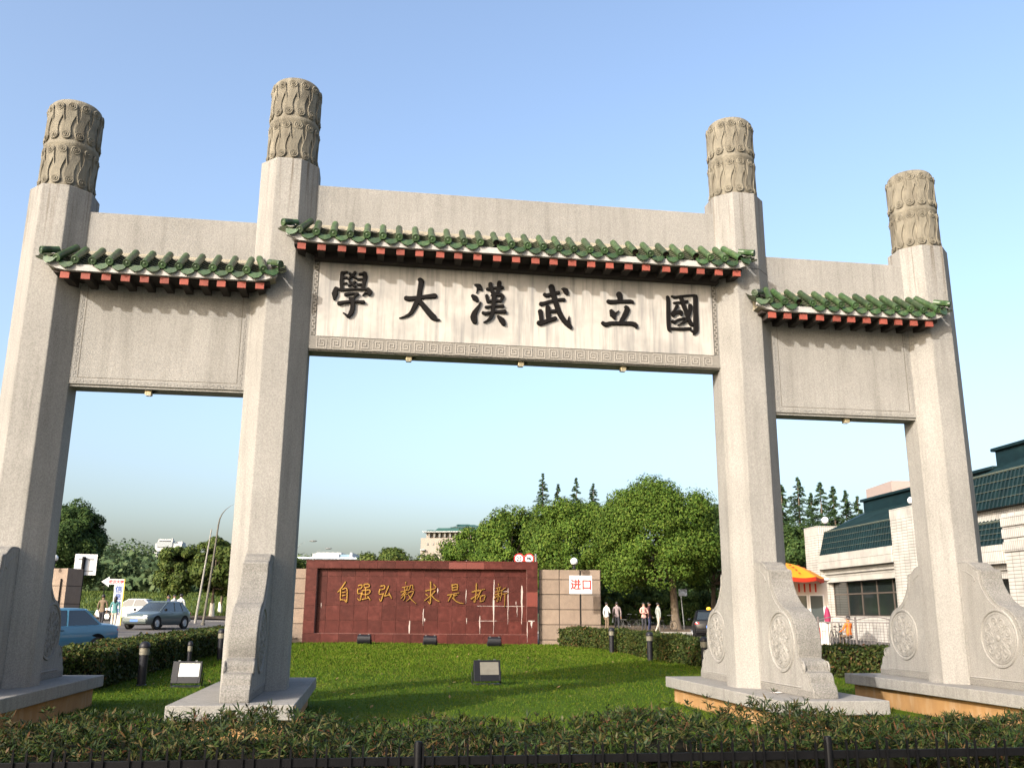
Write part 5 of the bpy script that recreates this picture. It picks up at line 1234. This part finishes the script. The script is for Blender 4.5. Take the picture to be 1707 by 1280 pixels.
MB().ball((0, 0, .40), (.26, .16, .20), 10, 6).build('engine', GREYMETAL, t); MB().tube([(.62, 0, .30), (.42, 0, .95)], .035, 7).tube([(.34, -.34, 1.05), (.42, 0, .98), (.34, .34, 1.05)], .016, 6).build('fork_and_handlebar', RIM, t); MB().ball((.56, 0, .88), (.10, .11, .11), 10, 7).build('headlamp', HEADL, t, smooth=60)

# ================================================================ the white-tiled building with teal roofs at the right
BA = np.array([22.82, 35.27, 0.0]); bu = np.array([-0.0515, -0.99867, 0]); bn = np.array([-0.99867, 0.0515, 0])
def bl(px, py, off=0.0):
    q = on_plane(px, py, BA+bn*off, bn)-BA; return float(q@bu), float(q[2])
bld = thing('tiled_building', 'low white-tiled building with teal mansard roofs beyond the right pillars', 'building', (float(BA[0]), float(BA[1]), -.02), math.atan2(bu[1], bu[0]))
def tile_mat(name, sx, sz, col=(0.44, 0.42, 0.385), jc=(0.10, 0.09, 0.08), rot=False):
    m = bpy.data.materials.new(name); m.use_nodes = True; nt = m.node_tree; N, L = nt.nodes, nt.links; b = N['Principled BSDF']
    tc = N.new('ShaderNodeTexCoord'); sep = N.new('ShaderNodeSeparateXYZ'); L.new(tc.outputs['Object'], sep.inputs[0]); cb = N.new('ShaderNodeCombineXYZ')
    ad = N.new('ShaderNodeMath'); ad.operation = 'ADD'; L.new(sep.outputs[0], ad.inputs[0]); L.new(sep.outputs[1], ad.inputs[1])
    L.new(ad.outputs[0], cb.inputs[0]); L.new(sep.outputs[2], cb.inputs[1])
    br = N.new('ShaderNodeTexBrick'); br.offset = 0.0; br.inputs['Scale'].default_value = 1.0; br.inputs['Brick Width'].default_value = sx; br.inputs['Row Height'].default_value = sz
    br.inputs['Mortar Size'].default_value = .011; br.inputs['Color1'].default_value = (*col, 1); br.inputs['Color2'].default_value = (col[0]*.9, col[1]*.9, col[2]*.9, 1); br.inputs['Mortar'].default_value = (*jc, 1); br.inputs['Mortar Smooth'].default_value = .2
    L.new(cb.outputs[0], br.inputs['Vector']); ns = N.new('ShaderNodeTexNoise'); ns.inputs['Scale'].default_value = 1.5; L.new(tc.outputs['Object'], ns.inputs['Vector'])
    mp = N.new('ShaderNodeMapRange'); mp.inputs[1].default_value = .3; mp.inputs[2].default_value = .75; mp.inputs[3].default_value = 1.05; mp.inputs[4].default_value = .72; L.new(ns.outputs[0], mp.inputs[0])
    hs = N.new('ShaderNodeHueSaturation'); L.new(br.outputs[0], hs.inputs['Color']); L.new(mp.outputs[0], hs.inputs['Value']); L.new(hs.outputs[0], b.inputs['Base Color']); b.inputs['Roughness'].default_value = .45
    bp = N.new('ShaderNodeBump'); bp.inputs['Strength'].default_value = .5; bp.inputs['Distance'].default_value = .01; L.new(br.outputs['Fac'], bp.inputs['Height']); bp.invert = True; L.new(bp.outputs[0], b.inputs['Normal'])
    return m
TILEW = tile_mat('white_strip_tile', .46, .135); TILEV = tile_mat('white_upright_tile', .115, .40)
TEALR = mat('teal_glazed_roof', (0.004, 0.0135, 0.0165), .5, .3, 1.5, spec=.14, col2=(0.008, 0.022, 0.024), c2scale=1.2, c2lo=.55, c2hi=.75)
def mansard(uA, uB, z0, z1, yl, yb, ridge, name, hipL=0.0, hipR=0.0, ym=2.6, zr=None):
    """steep ribbed skirt z0..z1 then a gentler slope up to the ridge"""
    zr = zr or z1+1.0; depth = 2*ym+2
    rf = MB(); rf.loft([[(uA, yl, z0), (uB, yl, z0), (uB, depth, z0), (uA, depth, z0)], [(uA+.12, yb, z1), (uB-.12, yb, z1), (uB-.12, depth-.4, z1), (uA+.12, depth-.4, z1)], [(uA+hipL, ym, zr), (uB-hipR, ym, zr), (uB-hipR, ym+1.4, zr), (uA+hipL, ym+1.4, zr)]])
    o = rf.build(name, TEALR, bld)
    rb = MB(); n = int((uB-uA)/.26)
    for i in range(n+1):
        a = uA+(uB-uA)*i/n; f = i/n; t0 = a; t1 = uA+.12+(uB-uA-.24)*f
        rb.tube([(t0, yl-.01, z0), (t1, yb-.01, z1)], .055, 6)
        a2 = t1; hl = min(1, (a2-uA-.12)/max(hipL, .01)) if hipL > .2 else 1; hr = min(1, (uB-.12-a2)/max(hipR, .01)) if hipR > .2 else 1; e = min(hl, hr, 1)
        if e > .05: rb.tube([(a2, yb, z1+.0), (a2, yb+(ym-yb)*e, z1+(zr-z1)*e+.0)], .045, 5)
    rb.build('rib_tiles', TEALR, o)
    cr = MB()
    for k in range(1, 4): zz = z0+(z1-z0)*k/4; yy = yl+(yb-yl)*k/4; cr.box(uA+.1, uB-.1, yy-.062, yy-.02, zz-.012, zz+.012)
    cr.tube([(uA+.12, yb-.02, z1+.02), (uB-.12, yb-.02, z1+.02)], .05, 6)
    cr.build('course_lines', mat('pale_course_mortar', (0.055, 0.065, 0.05), .9, .2), o)
    if ridge:
        (ra, rb_), rz0, rz1 = ridge
        MB().box(ra, rb_, ym-.05, ym+1.5, rz0-.3, rz1-.12).build('ridge_box', TEALR, o); MB().box(ra-.15, rb_+.15, ym-.2, ym+1.65, rz1-.118, rz1+.04).build('ridge_cap', TEALR, o, bevel=.04)
    return o
r1 = bl(1440, 833, -2.9); r1b = bl(1434, 856, -2.9)
mansard(1.25, 9.45, 4.40, 5.66, -.25, .05, ((r1[0], 13.0), r1b[1], r1[1]), 'mansard_roof', hipL=r1b[0]-1.25, hipR=0.0, ym=2.9, zr=r1b[1])
def pier(u0, u1, zt_, y0=-.35, y1=.9):
    o = MB().box(u0, u1, y0, y1, -.3, zt_-.42).build('tiled_pier', TILEW, bld); MB().box(u0-.004, u1+.004, y0-.006, y1, zt_-.419, zt_).build('pier_cap', TILEV, o)
pier(-.55, 1.24, 6.05); pier(9.46, 11.62, 6.05, -.35, 6.0)
def facade(u0, u1, zw, zs, z_f1, z_f2, zt_, nwin):
    MB().box(u0, u1, .25, .55, -.3, zw).build('parapet_wall', TILEW, bld)
    MB().box(u0, u1, -.02, .9, zs, z_f1-.02).build('fascia_band', TILEV, bld); MB().box(u0, u1, -.12, .9, z_f1, z_f2-.03).build('fascia_band', TILEV, bld); MB().box(u0, u1, -.42, .9, z_f2, zt_).build('gutter_band', TILEV, bld)
    MB().box(u0, u1, 1.6, 1.7, zw-1.2, zs).build('dark_interior', mat('unlit_interior', (0.03, 0.028, 0.026), .9, .2), bld)
    MB().box(u0, u1, .55, 1.6, -.3, zw-.35).build('inner_sill', mat('unlit_interior', (.03, .028, .026)), bld)
    for k in range(nwin):
        a, b = u0+(u1-u0)*k/nwin, u0+(u1-u0)*(k+1)/nwin
        w = MB().box(a+.03, b-.03, .40, .42, zw+.05, zs-.01).build('window', glass_mat('window_glass', (0.012, 0.016, 0.016), .06), bld)
        MB().box(a-.035, a+.03, .36, .45, zw, zs).box(a+.03, b-.03, .37, .44, zw+(zs-zw)*.62, zw+(zs-zw)*.66).box(a+.03, b-.03, .36, .45, zw, zw+.05).build('window_frame', mat('brown_alu_frame', (0.07, 0.055, 0.045), .5, .1), w)
facade(1.25, 9.45, 1.13, 2.92, 3.34, 3.62, 4.38, 5)
# nearer, lower bay and the taller block behind it
mansard(11.63, 17.85, 3.86, 4.76, -.25, .05, None, 'mansard_roof', hipL=.0, hipR=1.6, ym=1.6, zr=5.7)
facade(11.63, 17.85, 1.0, 2.58, 2.90, 3.13, 3.84, 4)
MB().box(17.86, 33, -.30, 6.0, -.4, 5.0).build('tiled_wall', TILEW, bld)
for zz in (3.55, 4.05, 4.5): MB().box(17.865, 33, -.36, -.305, zz, zz+.36).build('tile_band', TILEV, bld)
o = MB().box(15.2, 33.5, .25, 9, 4.7, 5.30).build('upper_band', TILEV, bld)
rT = bl(1660, 748, -3.2); rTb = bl(1660, 768, -3.2)
mansard(15.0, 33.6, 5.31, 6.72, -.05, .35, ((rT[0], 33.0), rTb[1], rT[1]), 'mansard_roof', hipL=1.5, hipR=0, ym=3.2, zr=rTb[1])
globe_lamp(1375.5, 867, 52.3, .20, 'white globe lamp on the left corner pier of the tiled building', 6.03)
globe_lamp(1519, 834, 42.6, .17, 'white globe lamp half hidden left of the outer right pillar', 6.03)

# ---- kiosk, parasol, closed parasol
p = gpt(1352, 42); t = thing('white_kiosk', 'small white kiosk with red stripes under the yellow parasol', 'kiosk', p, R(-24))
KW = mat('kiosk_white', (0.46, 0.42, 0.38), .5, .08, 2.0); z2 = float(at(1352, 968, 42)[2]-p[2])
MB().box(-.85, .85, -.75, .75, 0, z2).build('cabin', KW, t, bevel=.03); MB().box(-.98, .98, -.9, .9, z2+.001, z2+.12).build('roof', KW, t, bevel=.05)
for k in range(4): MB().box(-.42+.24*k, -.34+.24*k, -.758, -.751, z2-.50, z2-.12).build('red_stripe', REDPAINT, t); MB().box(-.42+.24*k, -.30+.24*k, -.758, -.751, .25, .75).build('red_stripe', REDPAINT, t)
for a, b in ((-.62, -.08), (.08, .62)):
    w = MB().box(a, b, -.762, -.751, 1.0, z2-.66).build('window', glass_mat('kiosk_glass', (0.05, 0.06, 0.06), .08), t)
    MB().box(a-.06, a, -.775, -.7512, .94, z2-.60).box(b, b+.06, -.775, -.7512, .94, z2-.60).box(a, b, -.775, -.7512, z2-.66, z2-.60).box(a, b, -.775, -.7512, .94, 1.0).build('window_frame', SIGNWHITE, w)
MB().box(-.857, -.851, -.5, .5, 1.0, z2-.3).build('hatch', BLACKPAINT, t)
p = gpt(1311, 41); t = thing('sun_parasol', 'yellow and red sun parasol over the kiosk right of the inner right pillar', 'parasol', p, R(-18))
zt_ = float(at(1311, 936, 41)[2]-p[2]); ze = float(at(1378, 963, 41)[2]-p[2]); Rr = 1.82
YEL = mat('parasol_yellow', (0.62, 0.26, 0.01), .6, .06, trans=.25); REDC = mat('parasol_red', (0.42, 0.03, 0.01), .6, .06, trans=.25)
for k in range(8):
    a0, a1 = 2*math.pi*k/8, 2*math.pi*(k+1)/8; mb = MB(); rows = []
    for i in range(7):
        f = i/6; z_ = ze+(zt_-ze)*(1-f**1.8); row = []
        for j in range(6):
            q = a0+(a1-a0)*j/5; sag = -.07*math.sin(math.pi*j/5)*f; rr = Rr*f*(1-.05*math.sin(math.pi*j/5)); row.append((rr*math.cos(q)+.001, rr*math.sin(q), z_+sag))
        rows.append(row)
    last = [(x*1.005, y*1.005, z-.16) for x, y, z in rows[-1]]; mb.loft(rows, False, False); o = mb.build('canopy_panel', REDC if k % 4 == 1 else YEL, t, smooth=60)
    m2_ = MB(); m2_.loft([[(x*1.003, y*1.003, z+.02) for x, y, z in rows[-1]], last], False, False); m2_.build('valance', REDC, o)
    if k % 4 != 1:
        am = (a0+a1)/2
        for q in range(4):
            f = .42+.14*q; c = np.array([Rr*f*math.cos(am), Rr*f*math.sin(am), ze+(zt_-ze)*(1-f**1.8)-.05*f+.025]); mb3 = MB(); s_ = .055
            mb3.box(-s_, s_, -.006, .006, -.012, .012); mb3.box(-.012, .012, -.0065, .0065, -s_, s_); mb3.box(-s_, s_, -.0055, .0055, s_*.7, s_*.7+.02)
            sl2 = math.atan2((zt_-ze)*1.8*f**.8, Rr)
            mb3.xf(0, Matrix.Translation(c) @ Matrix.Rotation(am+math.pi/2, 4, 'Z') @ Matrix.Rotation(-(math.pi/2-sl2), 4, 'X')); mb3.build('printed_mark', REDC, o)
    else:
        am = (a0+a1)/2; f = .62; c = np.array([Rr*f*math.cos(am), Rr*f*math.sin(am), ze+(zt_-ze)*(1-f**1.8)-.02]); mb3 = MB(); mb3.torus((0, 0, 0), .20, .035, 'y', 18, 5)
        mb3.xf(0, Matrix.Translation(c) @ Matrix.Rotation(am+math.pi/2, 4, 'Z') @ Matrix.Rotation(-.75, 4, 'X')); mb3.build('printed_mark', SIGNWHITE, o)
MB().tube([(0, 0, 0), (0, 0, zt_+.12)], .028, 8).build('pole', GREYMETAL, t); MB().lathe([(.32, 0), (.32, .08), (.05, .12)], 16).build('base', CONCRETE, t); MB().ball((0, 0, zt_+.10), .05, 8, 6).build('finial', SIGNWHITE, t)
p = gpt(1383, 40.4); t = thing('closed_parasol', 'closed magenta parasol behind the left end of the railing', 'parasol', p, 0)
MB().lathe([(.03, .95), (.12, 1.0), (.15, 1.25), (.10, 1.5), (.03, 1.68)], 12).build('folded_cloth', mat('magenta_cloth', (0.20, 0.008, 0.05), .7, .15, 8), t, smooth=50); MB().tube([(0, 0, 0), (0, 0, 1.75)], .02, 8).build('pole', GREYMETAL, t)

# ---- steel railing with arched tops
RAILM = mat('stainless_railing', (0.10, 0.088, 0.085), .5, .12, 6.0, spec=.2)
p0, p1 = np.array(gpt(1367, 38.0)), np.array(gpt(1560, 36.5)); rl = thing('steel_railing', 'grey steel railing with arched tops before the tiled building', 'railing', tuple(p0), math.atan2(p1[1]-p0[1], p1[0]-p0[0]))
Lr = float(np.linalg.norm(p1-p0)); npan = 3; w = Lr/npan
for k in range(npan+1): MB().lathe([(.045, 0), (.045, 1.22), (.055, 1.24), (.03, 1.29), (.005, 1.30)], 10, (w*k, 0, 0)).build('post', RAILM, rl)
for k in range(npan):
    xa, xb = w*k, w*(k+1)
    MB().box(xa+.04, xb-.04, -.02, .02, 1.05, 1.09).build('rail', RAILM, rl); MB().box(xa+.04, xb-.04, -.02, .02, .10, .14).build('rail', RAILM, rl)
    MB().tube([(xa+(xb-xa)*i/10, 0, 1.20+.14*math.sin(math.pi*i/10)-.05) for i in range(11)], .022, 6).build('arch', RAILM, rl)
    mb = MB(); n = int(w/.125)
    for i in range(1, n): mb.box(xa+w*i/n-.010, xa+w*i/n+.010, -.010, .010, .141, 1.049)
    for i in range(1, n-1, 2): mb.box(xa+w*i/n+.011, xa+w*(i+1)/n-.011, -.008, .008, .55+.15*(i % 3), .575+.15*(i % 3))
    mb.build('balusters', RAILM, rl)

# ================================================================ far buildings
FARWHITE = mat('far_white_wall', (0.40, 0.40, 0.40), .8, .06); FARSTONE = mat('far_stone_wall', (0.23, 0.20, 0.17), .85, .1, .3); FARGREEN = mat('far_green_roof', (0.015, 0.055, 0.048), .7, .15, .5); FARGLASS = glass_mat('far_window', (0.05, 0.07, 0.09), .15); FARGREY = mat('far_grey_screen', (0.26, 0.28, 0.29), .7, .1)
def far_box(t, c, D, x0, x1, y0, y1, dep, name, m, fwd=0.0):
    s = D/FPX; xa, xb = (x0-c[0])*s, (x1-c[0])*s; za, zb_ = (c[1]-y1)*s, (c[1]-y0)*s
    return MB().box(xa, xb, -fwd, dep, za, zb_).build(name, m, t)
def far_base(px, py, D): q = at(px, py, D); return (float(q[0]), float(q[1]), float(q[2]))
# library on its hill
D = 300; c = (742, 945); t = thing('hilltop_library', 'stone library with green roofs on the hill behind the round trees', 'building', far_base(*c, D), -YAW-.15)
body = far_box(t, c, D, 699, 800, 897, 960, 30, 'wall', FARSTONE)
far_box(t, c, D, 706, 800, 886, 897.2, 26, 'upper_storey', FARSTONE, -2)
for k in range(7): far_box(t, c, D, 711+k*9, 714+k*9, 889, 895, .5, 'window', FARGLASS, -1.8)
for k in range(4): far_box(t, c, D, 710+k*10, 712+k*10, 905, 909, .5, 'window', FARGLASS, .2)
far_box(t, c, D, 700, 708, 916, 917.6, 1, 'balcony', FARGREY, 1.5)
s = D/FPX
def hip(x0, x1, y0, y1, dep, inset, yo=0):
    xa, xb = (x0-c[0])*s, (x1-c[0])*s; za, zb_ = (c[1]-y1)*s, (c[1]-y0)*s
    MB().loft([[(xa, yo, za), (xb, yo, za), (xb, dep, za), (xa, dep, za)], [(xa+inset, yo+inset, zb_), (xb-inset, yo+inset, zb_), (xb-inset, dep-inset, zb_), (xa+inset, dep-inset, zb_)]]).build('roof', FARGREEN, t)
hip(703, 724, 883, 887, 24, 1.0, .5); hip(720, 806, 879.5, 886, 26, 1.2, .6)
far_box(t, c, D, 703, 806, 886.2, 887.4, 24, 'eaves', FARWHITE, 1.0)
far_box(t, c, D, 746, 790, 876, 881, 16, 'pavilion', FARSTONE, -6); hip(742, 800, 871, 877, 18, 3.5, 5.5); hip(749, 775, 869.8, 871.2, 14, .6, 9)
# white block on the hillside
D = 260; c = (283, 930); t = thing('hillside_house', 'white flat-roofed house high on the wooded hill', 'building', far_base(*c, D), -YAW+.2)
w_ = far_box(t, c, D, 258, 300, 906, 940, 14, 'wall', FARWHITE)
far_box(t, c, D, 261, 285, 903, 912, .4, 'roof_screen', FARGREY, .3); far_box(t, c, D, 262, 284, 899, 901.5, 6, 'roof_rail', FARWHITE, .2)
far_box(t, c, D, 262, 264, 899, 906, 2, 'roof_pier', FARWHITE, .2); far_box(t, c, D, 283, 285, 897.5, 906, 2, 'roof_pier', FARWHITE, .2); far_box(t, c, D, 290, 300, 902, 906, 8, 'penthouse', FARWHITE, -1)
for a, b in ((262, 268), (270, 274), (276, 284)): far_box(t, c, D, a, b, 919, 926, .4, 'window', FARGLASS, .25)
D = 170; c = (555, 945); t = thing('low_white_hall', 'low white hall with a blue-grey end over the left end of the red wall', 'building', far_base(*c, D), -YAW)
far_box(t, c, D, 520, 564, 923, 960, 18, 'wall', FARWHITE); far_box(t, c, D, 564.2, 582, 924, 960, 18, 'end_wing', mat('blue_grey_cladding', (0.12, 0.19, 0.24), .4, .1), -.3); far_box(t, c, D, 524, 566, 920.5, 923, 12, 'roof_edge', FARWHITE, -1); far_box(t, c, D, 582.2, 586, 921, 960, 18, 'side_pier', FARWHITE, 0)
far_box(t, c, D, 470, 600, 931, 933.5, 6, 'parapet', mat('far_parapet', (0.45, 0.50, 0.58), .7, .1), 4)
D = 190; c = (1504, 850); b_ = far_base(*c, D); t = thing('far_pink_block', 'pale pink block just over the teal roof ridge', 'building', (b_[0], b_[1], g(0, 120)), -YAW)
s_ = D/FPX; hh = b_[2]-g(0, 120)+(850-801)*s_; MB().box(-14*s_, 24*s_, 0, 14, 0, hh).build('wall', mat('far_pink_wall', (0.26, 0.205, 0.19), .85, .08), t)
for k in range(3): MB().box((-10+9*k)*s_, (-7+9*k)*s_, -.1, -.001, hh-4.2, hh-2.6).build('window', FARGLASS, t)
